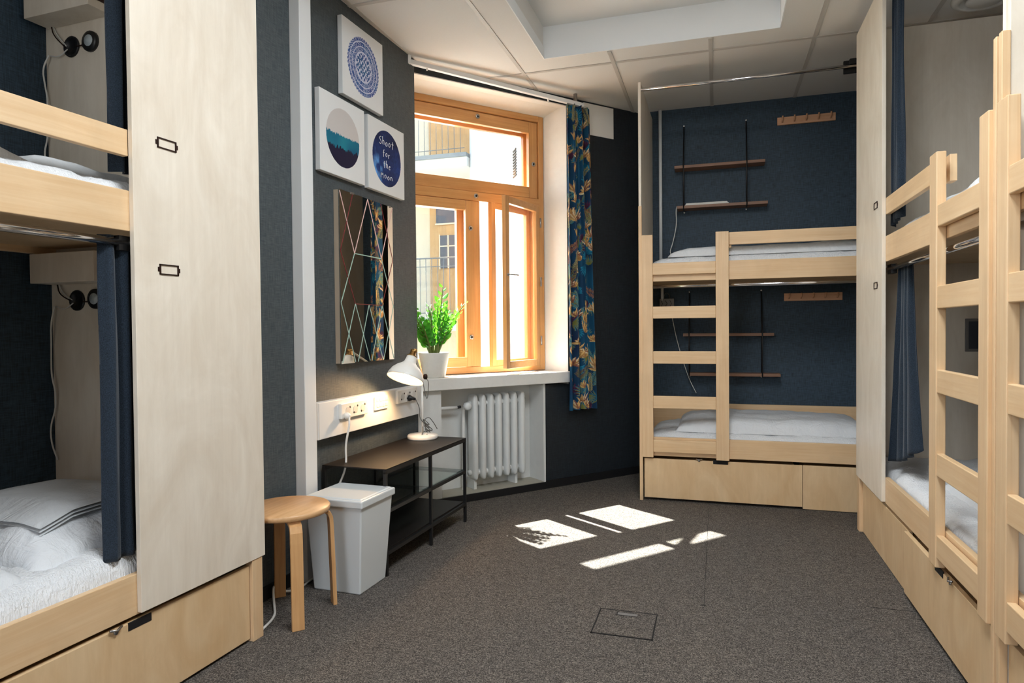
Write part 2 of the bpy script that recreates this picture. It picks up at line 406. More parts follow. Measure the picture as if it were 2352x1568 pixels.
# back wall with its own window
b = MB().box(-3.2, -1.6, -2.2, -2.0, 0, H).box(-.4, 1.85, -2.2, -2.0, 0, H).box(-1.6, -.4, -2.2, -2.0, 0, 1.15).box(-1.6, -.4, -2.2, -2.0, 2.65, H)
struct('wall_back', b, WHITE_PLASTER)
w2 = struct('window_2', MB().box(-1.6, -1.54, -2.15, -2.05, 1.15, 2.65).box(-.46, -.4, -2.15, -2.05, 1.15, 2.65).box(-1.03, -.97, -2.15, -2.05, 1.15, 2.65).box(-1.54, -.46, -2.15, -2.05, 1.15, 1.21).box(-1.54, -.46, -2.15, -2.05, 2.59, 2.65), PINE_Z)

# window wall
NW = -3.99; NO = -4.50
S0, S1 = 1.77, 3.03
b = MB().box(NO, NW, S1, 3.80, 0, H)                                   # right of the window
b.box(NO, NW, S0-.25, S1, 2.835, H)                                   # above
b.box(NO, NW, 2.815, S1, 0, .762)                                     # right of the niche
wallw = struct('wall_window', b, WP_SHADED, WF)
# white plaster: jambs, head, niche
b = MB()
b.prism([(NO, 2.975), (-4.2, 2.975), (NW+.002, 3.030), (NW+.002, 3.034), (NO, 3.034)][::-1], .76, 2.84)
b.prism([(NO, S0-.25), (NO, S0), (-3.93, S0), (-3.93, S0-.25)][::-1], .76, 2.84)
b.prism([(-4.2, S0-.25), (-4.2, 3.03), (NW+.002, 3.03), (NW+.002, S0-.25)][::-1], 2.832, 2.838)
b.hexa([(NO, S0, 2.795), (-4.2, S0, 2.795), (-4.2, 3.0, 2.795), (NO, 3.0, 2.795)], [(NO, S0, 2.85), (NW, S0, 2.85), (NW, 3.03, 2.85), (NO, 3.03, 2.85)])
struct('trim_2', b, WHITE_PLASTER, WF, recalc=True)
b = MB().box(-4.40, -4.17, 1.72, 2.86, 0, .77)                         # niche back
b.box(-4.40, NW+.004, 1.74, 1.97, 0, .77)                             # left pier
b.box(-4.40, NW+.004, 2.80, 2.818, .05, .77)
struct('trim_3', b, OLD_PAINT, WF)
struct('trim_5', MB().box(-4.169, NW+.004, 1.971, 2.799, 0, .055), plaster('dusty_stained_ledge', (168,164,150), .9, .6, 26), WF)
struct('baseboard_window', MB().box(NW, NW+.014, 2.818, 3.80, 0, .058).box(NW+.004, NW+.014, 1.80, 2.818, 0, .05), BLACK_BASE, WF)
# sill board
sill = struct('trim_4', MB().box(-4.36, -3.945, 1.80, 3.035, .775, .855), WHITE_PAINT, WF, bevel=.005)
# side posts of the sill, exterior wall body below the window
struct('wall_window_outer', MB().box(NO, -4.40, 1.5, 3.9, -.2, .80), WHITE_OUT, WF)

# ------------------------------------------------------------------ the window
win = Thing('window_1', None, None, WF, (-4.28, 2.37, .86), kind='structure')
FN0, FN1 = -4.38, -4.20
b = MB().box(FN0, FN1, 1.77, 1.815, .86, 2.795).box(FN0, FN1, 2.925, 2.97, .86, 2.795)
win.part('window_frame', b, PINE_Z, bevel=.003)
b = MB().box(FN0, FN1, 1.815, 2.925, .86, .905).box(FN0, FN1, 1.815, 2.925, 2.75, 2.795)
win.part('window_frame', b, PINE_Y, bevel=.003)
win.part('transom', MB().box(FN0, FN1+.006, 1.815, 2.925, 2.10, 2.165), PINE_Y, bevel=.003)
win.part('mullion', MB().box(FN0, FN1-.006, 2.335, 2.405, .905, 2.10), PINE_Z, bevel=.003)
def sash(name, y0, y1, z0, z1, nfront, depth=.035, wid=.052, hinge=None, ang=0, glass_n=None, extra=None, wz=None):
    wz = wz or wid
    g1 = MB().box(nfront-depth, nfront, y0, y0+wid, z0, z1).box(nfront-depth, nfront, y1-wid, y1, z0, z1)
    g2 = MB().box(nfront-depth, nfront, y0+wid, y1-wid, z0, z0+wz).box(nfront-depth, nfront, y0+wid, y1-wid, z1-wz, z1)
    g3 = MB().box(nfront-depth*.6, nfront-depth*.6+.003, y0+wid-.005, y1-wid+.005, z0+wz-.005, z1-wz+.005)
    if hinge:
        a = math.radians(ang); c, s_ = math.cos(a), math.sin(a); hx, hy = hinge
        for g in (g1, g2, g3): g.v = [(hx+(x-hx)*c-(y-hy)*s_, hy+(x-hx)*s_+(y-hy)*c, z) for x, y, z in g.v]
    o = win.part(name, g1, PINE_Z, bevel=.003)
    win.part('sash_rail', g2, PINE_Y, parent=o, bevel=.003); win.part('glass_pane', g3, GLASS, parent=o)
    return o
# inner and outer upper sashes
sash('upper_sash', 1.819, 2.921, 2.170, 2.746, -4.214, wid=.075, wz=.085)
sash('outer_upper_sash', 1.815, 2.925, 2.165, 2.75, -4.335, wid=.05, wz=.085)
# left lower pair, shut
sash('lower_sash', 1.819, 2.350, .909, 2.096, -4.190, wid=.068)
sash('outer_lower_sash', 1.815, 2.335, .905, 2.10, -4.335, wid=.05)
# right lower pair, both swung into the room: inner one wide, outer one a little
ic = sash('open_casement', 2.418, 2.925, .895, 2.115, -4.200, wid=.05, hinge=(-4.2, 2.93), ang=27.5, depth=.032)
oc = sash('outer_open_casement', 2.455, 2.925, .905, 2.10, -4.33, wid=.045, hinge=(-4.34, 2.93), ang=19.5)
# fittings
def esc(y, z, n=-4.198):
    win.part('lock_plate', MB().lathe([(.017,0),(.017,.003),(.010,.004)], (n, y, z), (1,0,0), 14), METAL)
    win.part('lock_socket', MB().lathe([(.007,0),(.007,.0055)], (n, y, z), (1,0,0), 8), DARK)
esc(2.37, 2.135, -4.193); esc(2.40, 2.715, -4.212); esc(2.885, 2.43, -4.212); esc(2.32, 1.90, -4.188); esc(2.32, 1.12, -4.188); esc(2.905, 1.45)
a = math.radians(27.5); c_, s__ = math.cos(a), math.sin(a)
def rot(n, y): return (-4.2+(n+4.2)*c_-(y-2.93)*s__, 2.93+(n+4.2)*s__+(y-2.93)*c_)
hx, hy = rot(-4.2, 2.443); hx2, hy2 = rot(-4.175, 2.443); hx3, hy3 = rot(-4.172, 2.543)
win.part('casement_handle', MB().lathe([(.010,0),(.010,.006)], (hx, hy, 1.56), (c_, s__, 0), 12).tube([(hx,hy,1.56),(hx2,hy2,1.56),(hx3,hy3,1.56)], .0055, 8), METAL)
for z in (1.05, 1.50, 1.95):
    win.part('hinge', MB().lathe([(.006,0),(.006,.07)], (-4.195, 2.935, z), (0,0,1), 8), METAL)

# ------------------------------------------------------------------ outside: courtyard
def fr_out(): return FR(0)
b = Thing('building', 'cream rendered apartment house across the courtyard, with wooden doors', 'building', WORLD, (-7, 12.5, -2))
b.part('facade_wall', MB().box(-12, -3.9, 12.2, 13.2, -2, 10), CREAM)
for zf, nm in ((1.35, 0), (4.25, 1)):
    b.part('balcony_slab', MB().box(-9.5, -4.2, 11.0, 12.2, zf-.20, zf-.04), WHITE_OUT)
    b.part('balcony_floor_edge', MB().box(-9.5, -4.2, 10.96, 12.2, zf-.04, zf+.03), CONCRETE)
    d = b.part('balcony_door', MB().box(-5.42, -4.35, 12.12, 12.2, zf+.03, zf+2.42), DOOR_WOOD)
    b.part('transom_pane', MB().box(-5.27, -4.78, 12.09, 12.125, zf+1.90, zf+2.30), DARK_GLASS, parent=d)
    b.part('door_pane', MB().box(-5.19, -4.66, 12.09, 12.125, zf+1.02, zf+1.66), DARK_GLASS, parent=d)
    g = MB()
    for x in (-5.02, -4.85): g.box(x-.012, x+.012, 12.08, 12.1, zf+1.02, zf+1.66)
    for z in (1.23, 1.45): g.box(-5.19, -4.66, 12.08, 12.1, zf+z-.012, zf+z+.012)
    g.box(-5.21, -5.19, 12.08, 12.1, zf+1.0, zf+1.68); g.box(-5.29, -4.76, 12.08, 12.1, zf+1.87, zf+1.90)
    b.part('glazing_bar', g, CREAM, parent=d)
    g = MB()
    for z in (1.10, .95, .12): g.tube([(-9.5, 11.02, zf+z), (-4.25, 11.02, zf+z)], .012 if z > 1 else .007, 6)
    x = -9.5
    while x < -4.25: g.tube([(x, 11.02, zf+.05), (x, 11.02, zf+1.10)], .006, 5); x += .115
    b.part('balcony_railing', g, OUT_METAL)
# white side wing
wing = Thing('building', 'sunlit white rendered wing with a slotted vent grille beside the balconies', 'building', WORLD, (-2.6, 9.5, -2))
dx, dy = .5, -.866
P0 = Vector((-4.2, 11.15, 0)); P1 = P0+Vector((dx, dy, 0))*5.3
nrm = Vector((-.866, -.5, 0))
wing.part('wing_wall', MB().hexa([(P0.x, P0.y, -2), (P1.x, P1.y, -2), (P1.x+1.5, P1.y+.6, -2), (P0.x+2.5, P0.y+2.0, -2)], [(P0.x, P0.y, 9), (P1.x, P1.y, 9), (P1.x+1.5, P1.y+.6, 9), (P0.x+2.5, P0.y+2.0, 9)]), WHITE_OUT, recalc=True)
g = MB()
for i in range(10):
    z = 3.10+i*.036; q0 = P0+Vector((dx, dy, 0))*3.42; q1 = P0+Vector((dx, dy, 0))*3.60
    g.hexa([(q0.x, q0.y, z), (q1.x, q1.y, z), (q1.x+nrm.x*.012, q1.y+nrm.y*.012, z), (q0.x+nrm.x*.012, q0.y+nrm.y*.012, z)],
           [(q0.x, q0.y, z+.02), (q1.x, q1.y, z+.02), (q1.x+nrm.x*.012, q1.y+nrm.y*.012, z+.02), (q0.x+nrm.x*.012, q0.y+nrm.y*.012, z+.02)])
wing.part('vent_grille', g, DARK, recalc=True)
struct('ground', MB().box(-16, 6, 6.4, 26, -2.3, -2.0), CONCRETE)

# ================================================================== bunk beds
def bunk(F, L, label, PW, ladder=True, guard=True, split=None, notch=(.48, .575), inner=None, depth=.86, near_end=True, latchx=None, pull=0, boxw=.36, lights=True):
    T = Thing('bunk_bed', label, 'bunk bed', F, (L/2, depth/2, 0), 'birch bunk beds round the room')
    P = T.part
    px0 = L-PW                     # panel start
    HP = 2.84
    # end panels
    P('end_panel', MB().box(0, .018, 0, depth, 0, HP), VENEER, bevel=.001)
    P('end_panel', MB().box(L-.018, L, .0, depth, 0, HP), VENEER, bevel=.001)
    if inner: P('inner_panel', MB().box(inner, inner+.018, .02, depth, .30, HP), VENEER, bevel=.001)
    P('front_panel', MB().box(px0, L+.012, -.018, 0, .312, HP), VENEER, bevel=.0015)
    P('edge_batten', MB().box(.0, .022, -.022, 0, 0, 2.0), BIRCH_Z, bevel=.002)
    P('corner_leg', MB().box(L-.055, L, -.0145, .02, 0, .312), BIRCH_Z, bevel=.002)
    # rails
    rx0 = .02
    P('side_rail', MB().box(rx0, px0+.02, 0, .022, 1.488, 1.612), BIRCH_X, bevel=.002)
    P('side_rail', MB().box(rx0, px0+.02, 0, .022, .305, .432), BIRCH_X, bevel=.002)
    P('guard_rail', MB().box(.585, px0, 0, .022, 1.716, 1.797), BIRCH_X, bevel=.002)
    P('guard_cleat', MB().box(.545, .60, .022, .046, 1.70, 1.797), BIRCH_Z, bevel=.002)
    P('back_rail', MB().box(.02, L-.02, depth-.03, depth-.004, .34, .578), BIRCH_X, bevel=.002)
    P('back_rail', MB().box(.02, L-.02, depth-.03, depth-.004, 1.49, 1.63), BIRCH_X, bevel=.002)
    P('bed_deck', MB().box(.02, L-.02, .022, depth-.03, 1.515, 1.535), VENEER_BASE)
    P('bed_deck', MB().box(.02, L-.02, .022, depth-.03, .33, .35), VENEER_BASE)
    # drawers
    if split:
        d1 = P('drawer', MB().box(.030, split-.003, -.001-pull, .018-pull, .018, .285).box(.06, split-.03, .018-pull, .5, .03, .25), VENEER_BASE, bevel=.0015)
        d2 = P('drawer', MB().box(split, L-.058, .004, .022, .004, .285).box(split+.03, L-.09, .022, .5, .03, .25), VENEER_BASE, bevel=.0015)
    else:
        d1 = P('drawer', MB().box(.03, L-.058, -.001, .018, .012, .290).box(.06, L-.1, .018, .5, .03, .25), VENEER_BASE, bevel=.0015)
    P('handle_notch', MB().box(notch[0], notch[1], -.0025-pull, .002-pull, .266, .2925), DARK, parent=d1, bevel=.004)
    lx = latchx if latchx is not None else notch[0]-.09
    P('latch', MB().tube([(lx-.02, -.006-pull, .296), (lx, -.012-pull, .290), (lx+.02, -.006-pull, .296)], .004, 6).lathe([(.007,0),(.007,.004)], (lx, -.004-pull, .284), (0,-1,0), 10), METAL, parent=d1)
    # ladder
    for x0 in (.022, .500):
        P('ladder_post', MB().box(x0, x0+(.072 if x0 < .1 else .082), -.033, -.001, .298, 1.80), BIRCH_Z, bevel=.003)
    for z0, z1 in ((1.530, 1.607), (1.237, 1.318), (.933, 1.017), (.632, .715), (.335, .418)):
        P('ladder_rung', MB().box(.094, .500, -.030, -.006, z0, z1), BIRCH_X, bevel=.003)
    # curtain rods
    P('curtain_rod', MB().tube([(.02, .03, 1.455), (L-.12, .03, 1.455)], .0125, 14), CHROME, label='chrome curtain rod')
    P('curtain_rod', MB().tube([(.018, .01, 2.79), (px0+.02, .01, 2.79)], .0115, 14), CHROME, label='chrome curtain rod')
    P('rod_bracket', MB().box(px0-.13, px0+.02, .030, .05, 2.755, 2.835).box(px0-.10, px0+.02, .0, .03, 2.80, 2.835), BLACK_METAL, bevel=.004)
    P('rod_bracket', MB().box(px0-.02, px0+.06, .02, .045, 1.43, 1.475), BLACK_METAL)
    # label holders
    for z in (1.765, 1.362):
        x0 = px0+.09; yy = -.018
        g = MB().box(x0, x0+.075, yy-.003, yy, z, z+.004).box(x0, x0+.075, yy-.003, yy, z+.030, z+.034).box(x0, x0+.005, yy-.003, yy, z, z+.034).box(x0+.07, x0+.075, yy-.003, yy, z, z+.034)
        g.box(x0-.006, x0, yy-.002, yy, z+.010, z+.024).box(x0+.075, x0+.081, yy-.002, yy, z+.010, z+.024)
        P('label_holder', g, DARK_BROWN, label='dark bronze label holder')
    # box, pin lights and cords on the inner face of the closed end
    xi = (inner if inner else L-.018)
    for zb, zt, zs in ((2.395, 2.80, 2.305), (1.372, 1.486, 1.305)):
        bx = P('power_box', MB().box(xi-.10, xi, depth-boxw, depth-.02, zb, zt), VENEER, bevel=.002)
        P('socket_cover', MB().box(xi-.085, xi-.02, depth-boxw-.004, depth-boxw, zb+.03, zt-.03), DARK_BROWN, parent=bx)
        if not lights: continue
        P('cable_hole', MB().lathe([(.041,0),(.041,.006),(.031,.007),(.031,.003)], (xi, depth-.145, zs+.002), (-1,0,0), 20), RUBBER)
        lt = P('reading_light', MB().lathe([(.040,0),(.039,.012),(.025,.016)], (xi, depth-.250, zs+.006), (-1,0,0), 20), BLACK_METAL)
        P('light_lens', MB().lathe([(.022,0),(.022,.018)], (xi, depth-.252, zs+.006), (-1,0,0), 16), plain('frosted_lens', (190,200,204), .4), parent=lt)
        P('wire', MB().tube([(xi-.012, depth-.05, zb), (xi-.02, depth-.07, zb-.04), (xi-.01, depth-.12, zs)], .0025, 5, smoothpath=2), DARK_BROWN)
        P('wire', MB().tube([(xi-.005, depth-.17, zs), (xi-.012, depth-.20, zs-.006), (xi-.006, depth-.23, zs)], .0025, 5, smoothpath=1), DARK_BROWN)
        P('wire', MB().tube([(xi-.008, depth-.055, zb), (xi-.014, depth-.08, zb-.035), (xi-.008, depth-.125, zs+.004)], .0022, 5, smoothpath=2), CABLE_W, label='white wire')
        P('wire', MB().tube([(xi-.008, depth-.035, zs-.02), (xi-.014, depth-.09, zs-.035), (xi-.008, depth-.13, zs-.008)], .0025, 5, smoothpath=2), CABLE_W, label='white wire')
        dn = [(xi-.015, depth-.035, zs-.02)]
        for k in range(1, 10): dn.append((xi-.02-.008*math.sin(k*1.9), depth-.022-.014*math.sin(k*1.3+zb), zs-.02-k*(.62 if zb < 2 else .5)/9))
        P('wire', MB().tube(dn, .0032, 6, smoothpath=2), CABLE_W, label='white cord hanging down')
    return T

rotL = 90-2.4
LBF = FR(rotL, LF.w(-1.785, .07, 0)); LB_L = 2.01
RBF = FR(-90, (.785, 4.25, 0), mirror=2.01)      # ladder end at Y = 2.24 (mirrored along x)
RBF2 = FR(-90, (.785, 2.222, 0))
EBF = FR(0, (-.51, 4.60, 0))
bunk(LBF, LB_L, 'birch bunk bed nearest on the left, no ladder in view, pale tall front panel', .545, notch=(1.43, 1.515), inner=1.85, depth=.875, latchx=1.385)
bunk(EBF, 2.01, 'birch bunk bed with ladder against the far end wall', .61, split=1.03, depth=.85)
bunk(RBF, 2.01, 'birch bunk bed on the right, next to the far corner, ladder at its near end', .61, split=1.01, depth=.865, pull=.012, boxw=.15, lights=False)
bunk(RBF2, 2.01, 'birch bunk bed cut off by the right edge, nearest on the right', .61, split=1.01, depth=.865)

# ------------------------------------------------------------------ bedding
def pad(F, name, label, cat, x0, x1, y0, y1, z, h, mat, seed=0, k=8, amp=.01, sc=6, group=None, step=.02, pillow=False, fold=None, ang=0, lift=None, drop=0):
    nx = max(8, int((x1-x0)/step)); ny = max(8, int((y1-y0)/step)); m = MB()
    cx, cy, lx, ly = (x0+x1)/2, (y0+y1)/2, (x1-x0)/2, (y1-y0)/2; ca, sa = math.cos(ang), math.sin(ang)
    def prof(t): return max(0, 1-abs(t)**k)**.5
    def q(i, n): # ease towards the borders
        t = -1+2*i/(n-1); return math.sin(t*PI/2)*.35+t*.65
    def outline(tx, ty):
        X, Y = tx*lx, ty*ly
        if pillow:
            X *= 1-.09*(1-ty*ty)*abs(tx)**3*-0 - .07*(1-abs(ty)**2)*0; pull_ = 1-.10*(1-abs(tx)**2.2)*abs(ty)**6; Y *= pull_; X *= 1-.10*(1-abs(ty)**2.2)*abs(tx)**6
        w = .35*amp*noise.noise(Vector((X*7+seed, Y*7, 3.3)))
        X += w*2; Y += .35*amp*2*noise.noise(Vector((X*7, Y*7+seed, 9.1)))
        return cx+X*ca-Y*sa, cy+X*sa+Y*ca
    def top(i, j):
        tx, ty = q(i, nx), q(j, ny); X, Y = outline(tx, ty); p = prof(tx)*prof(ty)
        nz = amp*(noise.noise(Vector((X*sc+seed, Y*sc*1.7, seed*1.3)))+.5*noise.noise(Vector((X*sc*2.7, Y*sc*3.1+seed, seed)))+.35*abs(noise.noise(Vector((X*sc*5.5, Y*sc*2.2, seed*2.1)))))
        zz = z+h*p+nz*min(1, p*1.5)+(lift(X, Y) if lift else 0)
        return (X, Y, zz)
    def bot(i, j):
        tx, ty = q(i, nx), q(j, ny); X, Y = outline(tx, ty); p = prof(tx)*prof(ty)
        return (X, Y, z+(h*.30*(1-p) if pillow else 0)*(0 if not pillow else 1)*0 + (lift(X, Y) if lift else 0))
    m.grid(top, nx, ny); m.grid(bot, nx, ny, flip=True)
    return single(name, m, mat, F, label, cat, {'mattress':'mattresses on the bunks','pillow':'pillows on the lower bunks','duvet':'white duvets on the bunks','folded_sheet':'folded bed linen on the bunks'}[name])

def Fs(F): return F
# left bunk
pad(LBF, 'mattress', 'white quilted mattress on the lower bunk at the left', 'mattress', .02, 1.845, .024, .84, .352, .150, QUILT, 1, k=14, amp=.014, sc=9)
pad(LBF, 'mattress', 'white quilted mattress on the upper bunk at the left', 'mattress', .02, 1.845, .024, .84, 1.537, .125, QUILT, 2, k=12, amp=.014, sc=9)
pad(LBF, 'pillow', 'plump white pillow on the left lower bunk under folded bed linen', 'pillow', 1.215, 1.80, .10, .80, .482, .135, LINEN, 3, k=2.8, amp=.020, sc=5, pillow=True, ang=.0)
pad(LBF, 'duvet', 'white duvet corner lying in front of the pillow on the left lower bunk', 'duvet', .35, 1.20, .07, .56, .487, .065, LINEN, 4, k=5, amp=.03, sc=4, ang=.04)
for i, (dz, ex) in enumerate(((0, 0), (.012, .006), (.024, -.004))):
    pass
sheet = Thing('folded_sheet', 'folded white bed linen on top of the pillow at the left lower bunk', 'bed linen', LBF, (1.47, .55, .63), 'folded bed linen on the bunks')
for i in range(3):
    m = MB(); z0 = .616+i*.011
    def top(u_, v_, z0=z0, i=i):
        X = 1.315+.47*u_; Y = .205+.50*v_; e = min(1, min(u_, 1-u_, v_, 1-v_)*14)**.5
        Xr, Yr = X, Y
        return Xr, Yr, e
    def P_(a, b_, up): 
        X, Y, e = top(a/23, b_/17); sag = -.30*max(0, 1.42-X)-.20*max(0, X-1.66)-.15*max(0, Y-.60)-.10*max(0, .30-Y)
        return (X, Y, z0+sag+(.0055*e if up else -.0045*e)+.006*noise.noise(Vector((X*7, Y*7, 1))))
    m.grid(lambda a, b_: P_(a, b_, True), 24, 18); m.grid(lambda a, b_: P_(a, b_, False), 24, 18, flip=True)
    sheet.part('fabric_layer', m, LINEN_SHEET)
pad(LBF, 'folded_sheet', 'folded white sheet at the foot of the left upper bunk beside the curtain', 'bed linen', 1.28, 1.78, .16, .62, 1.66, .05, LINEN_SHEET, 6, k=8, amp=.008, sc=5)
pad(LBF, 'duvet', 'white duvet on the left upper bunk', 'duvet', .10, 1.28, .12, .80, 1.655, .065, LINEN, 7, k=5, amp=.018, sc=4)
# end bunk
pad(EBF, 'mattress', 'white quilted mattress on the far upper bunk', 'mattress', .03, 1.99, .026, .815, 1.537, .125, QUILT, 11, k=14, amp=.010, sc=9)
pad(EBF, 'duvet', 'white duvet on the far upper bunk', 'duvet', .19, 1.60, .06, .78, 1.655, .070, LINEN, 12, k=9, amp=.010, sc=3)
pad(EBF, 'mattress', 'white quilted mattress on the far lower bunk', 'mattress', .03, 1.99, .026, .815, .352, .115, QUILT, 13, k=14, amp=.010, sc=9)
pad(EBF, 'duvet', 'white duvet folded flat on the far lower bunk', 'duvet', .24, 1.46, .08, .78, .462, .095, LINEN, 14, k=7, amp=.014, sc=4)
# right bunk
pad(RBF, 'mattress', 'white quilted mattress on the upper bunk at the right', 'mattress', .02, 1.985, .024, .83, 1.537, .125, QUILT, 21, k=12, amp=.014, sc=9)
pad(RBF, 'duvet', 'white duvet on the upper bunk at the right', 'duvet', .06, 1.05, .08, .78, 1.657, .05, LINEN, 22, k=6, amp=.014, sc=4)
pad(RBF, 'mattress', 'white quilted mattress on the lower bunk at the right', 'mattress', .02, 1.985, .024, .83, .352, .115, QUILT, 23, k=12, amp=.012, sc=9)
pad(RBF, 'duvet', 'white duvet with a rounded edge on the lower bunk at the right', 'duvet', .10, 1.10, .15, .62, .462, .075, LINEN, 24, k=4.5, amp=.012, sc=4)
pad(RBF, 'pillow', 'grey-shaded white pillow by the wall on the right lower bunk', 'pillow', .80, 1.40, .36, .82, .470, .13, LINEN, 25, k=2.6, amp=.012, sc=5, pillow=True)
pad(RBF, 'folded_sheet', 'folded white bed linen at the near end of the right lower bunk', 'bed linen', .12, .62, .40, .80, .535, .06, LINEN_SHEET, 26, k=9, amp=.006, sc=5)
pad(RBF2, 'mattress', 'white mattress on the lower bunk at the right edge', 'mattress', .03, 1.985, .024, .83, .352, .125, QUILT, 31, k=12, amp=.010, sc=8)
pad(RBF2, 'mattress', 'white mattress on the upper bunk at the right edge', 'mattress', .03, 1.985, .024, .83, 1.537, .125, QUILT, 32, k=12, amp=.010, sc=8)

# ------------------------------------------------------------------ navy privacy curtains
def drape(F, label, pth, z0, z1, seed, mat=NAVY, bottom=None, nz=60, amp=.006, name='curtain', taper=None, grp=None):
    m = MB(); P = [Vector((x, y, 0)) for x, y in pth]
    for _ in range(3):
        n = [P[0]]
        for a, c in zip(P, P[1:]): n += [a*.75+c*.25, a*.25+c*.75]
        n.append(P[-1]); P = n
    nx = len(P)
    mid = sum(P, Vector((0,0,0)))/nx
    def pt(i, j):
        t = j/(nz-1); p = P[i]; zb = z0+(bottom(i/(nx-1)) if bottom else 0); z = zb+(z1-zb)*t
        k = taper(t) if taper else 1
        q = mid+(p-mid)*k
        return (q.x+amp*noise.noise(Vector((i*.2+seed, z*2.2, 0))), q.y+amp*noise.noise(Vector((i*.2, z*2.2, seed+5))), z)
    m.grid(pt, nx, nz); return single(name, m, mat, F, label, 'curtain', 'navy bunk curtains', solid=.003)
def zig(x0, x1, y0, y1, n):
    return [(x0+(x1-x0)*i/(n-1), y0 if i % 2 else y1) for i in range(n)]
# left bunk (front panel starts at x = 1.465)
drape(LBF, 'navy curtain hanging from the rod over the left lower bunk', zig(1.405, 1.53, .020, .062, 6), .498, 1.475, 1, bottom=lambda t: -.02+.01*t)
drape(LBF, 'navy curtain bunched beside the left upper bunk, its hem on the bed', zig(1.475, 1.60, .045, .095, 7), 1.68, 2.80, 2)
# right bunk
drape(RBF, 'navy curtain hanging at the foot of the right upper bunk', zig(1.30, 1.46, .02, .06, 7), 1.66, 2.80, 3, bottom=lambda t: .03*(1-t), taper=lambda t: 1.0-.2*t)
drape(RBF, 'navy curtain hanging into the right lower bunk', [(x+.08,y) for x,y in zig(1.04, 1.40, .03, .09, 8)], .50, 1.47, 4, bottom=lambda t: .12*(1-t)**1.5, taper=lambda t: 1.0-.6*t**.8)

# ------------------------------------------------------------------ end wall fittings
YW = 5.45
def hshelf(F, label, xa, za, xb, zb, x1, x2, ztop, zbot, yw=YW, d=.13, grp=None):
    T = Thing('hanging_shelf', label, 'shelf', F, ((xa+xb)/2, yw-d/2, zb), 'hanging shelves on the far wall')
    for (x, z) in ((xa, za), (xb, zb)):
        T.part('shelf_board', MB().box(x, x+(xa_w), yw-d, yw-.002, z-.012, z+.010), SHELF_WOOD, bevel=.0015)
    for x in (x1, x2):
        T.part('cord', MB().tube([(x, yw-.006, ztop), (x, yw-d-.003, za+.012), (x, yw-d-.003, zb-.014), (x, yw-.006, zbot)], .005, 6)
               .tube([(x, yw-.006, ztop), (x, yw-.006, zbot)], .003, 6), BLACK_METAL, label='black cord')
        T.part('wall_peg', MB().lathe([(.006,0),(.006,.012)], (x, yw-.012, ztop+.004), (0,1,0), 8), PLASTIC_W)
        T.part('wall_peg', MB().lathe([(.006,0),(.006,.012)], (x, yw-.012, zbot-.004), (0,1,0), 8), PLASTIC_W)
    return T
xa_w = .66
hshelf(WORLD, 'two-board walnut shelf on black cords above the far upper bunk', -.315, 2.415, -.297, 2.105, -.247, .215, 2.755, 2.085)
hshelf(WORLD, 'two-board walnut shelf on black cords in the far lower bunk', -.255, 1.118, -.210, .812, -.21, .322, 1.45, .795)
b = MB()
for i in range(3): b.box(-.236+i*.004, .085-i*.006, YW-.125+i*.003, YW-.01, 2.1155+i*.006, 2.1205+i*.006)
single('paper_stack', b, PAPER, WORLD, 'thin stack of white paper on the lower board of the upper shelf', 'paper')
single('cord', MB().tube([(-.298, YW-.10, 2.116), (-.305, YW-.12, 2.08), (-.30, YW-.10, 1.98), (-.33, YW-.08, 1.84), (-.36, YW-.10, 1.75), (-.30, YW-.14, 1.735)], .0035, 6, smoothpath=3), CABLE_W, WORLD, 'white cord hanging from the upper shelf to the far upper bunk', 'cord')
single('cord', MB().tube([(-.355, YW-.03, 1.34), (-.34, YW-.04, 1.24), (-.30, YW-.03, 1.04), (-.22, YW-.04, .78), (-.16, YW-.05, .66)], .003, 6, smoothpath=2), CABLE_W, WORLD, 'white cord running down the wall in the far lower bunk', 'cord')
def rack(label, x0, z0):
    T = Thing('coat_rack', label, 'coat rack', WORLD, (x0+.2, YW-.03, z0), 'coat racks on the far wall')
    T.part('backboard', MB().box(x0, x0+.402, YW-.016, YW, z0, z0+.058), RACK_WOOD, bevel=.002)
    for k in range(5):
        x = x0+.035+k*.083
        T.part('coat_peg', MB().tube([(x, YW-.015, z0+.020), (x, YW-.045, z0+.030), (x, YW-.058, z0+.056)], .006, 8, smoothpath=1), RACK_WOOD)
rack('beech coat rack with five pegs high on the far wall, above the upper bunk', .438, 2.696)
rack('beech coat rack in shadow under the far upper bunk', .484, 1.368)
single('pipe', MB().lathe([(.013,0),(.013,1.36)], (-.428, YW-.03, 1.535), (0,0,1), 14), TRUNK, WORLD, 'thin white vertical pipe at the left of the far upper bunk wall', 'pipe')
single('pipe', MB().lathe([(.011,0),(.011,.12)], (-.42, YW-.02, 1.39), (0,0,1), 14), TRUNK, WORLD, 'short stub of pipe behind the small bag in the far lower bunk', 'pipe')
bag = Thing('gift_bag', 'small grey patterned bag with a loop handle hanging in the far lower bunk', 'bag', WORLD, (-.385, YW-.02, 1.33))
bag.part('bag_body', MB().box(-.44, -.328, YW-.03, YW-.004, 1.325, 1.405), plain('grey_paper', (150,148,146), .8), bevel=.003)
b = MB()
for k in range(3): b.tube([(-.43+k*.035, YW-.0315, 1.34), (-.415+k*.035, YW-.0315, 1.365), (-.43+k*.035, YW-.0315, 1.39)], .002, 5)
bag.part('bag_pattern', b, plain('dark_grey_ink', (60,60,62), .8))
bag.part('loop_handle', MB().tube([(-.41, YW-.015, 1.40), (-.405, YW-.015, 1.435), (-.385, YW-.015, 1.455), (-.365, YW-.015, 1.435), (-.36, YW-.015, 1.40)], .0025, 6, smoothpath=2), CABLE_G)

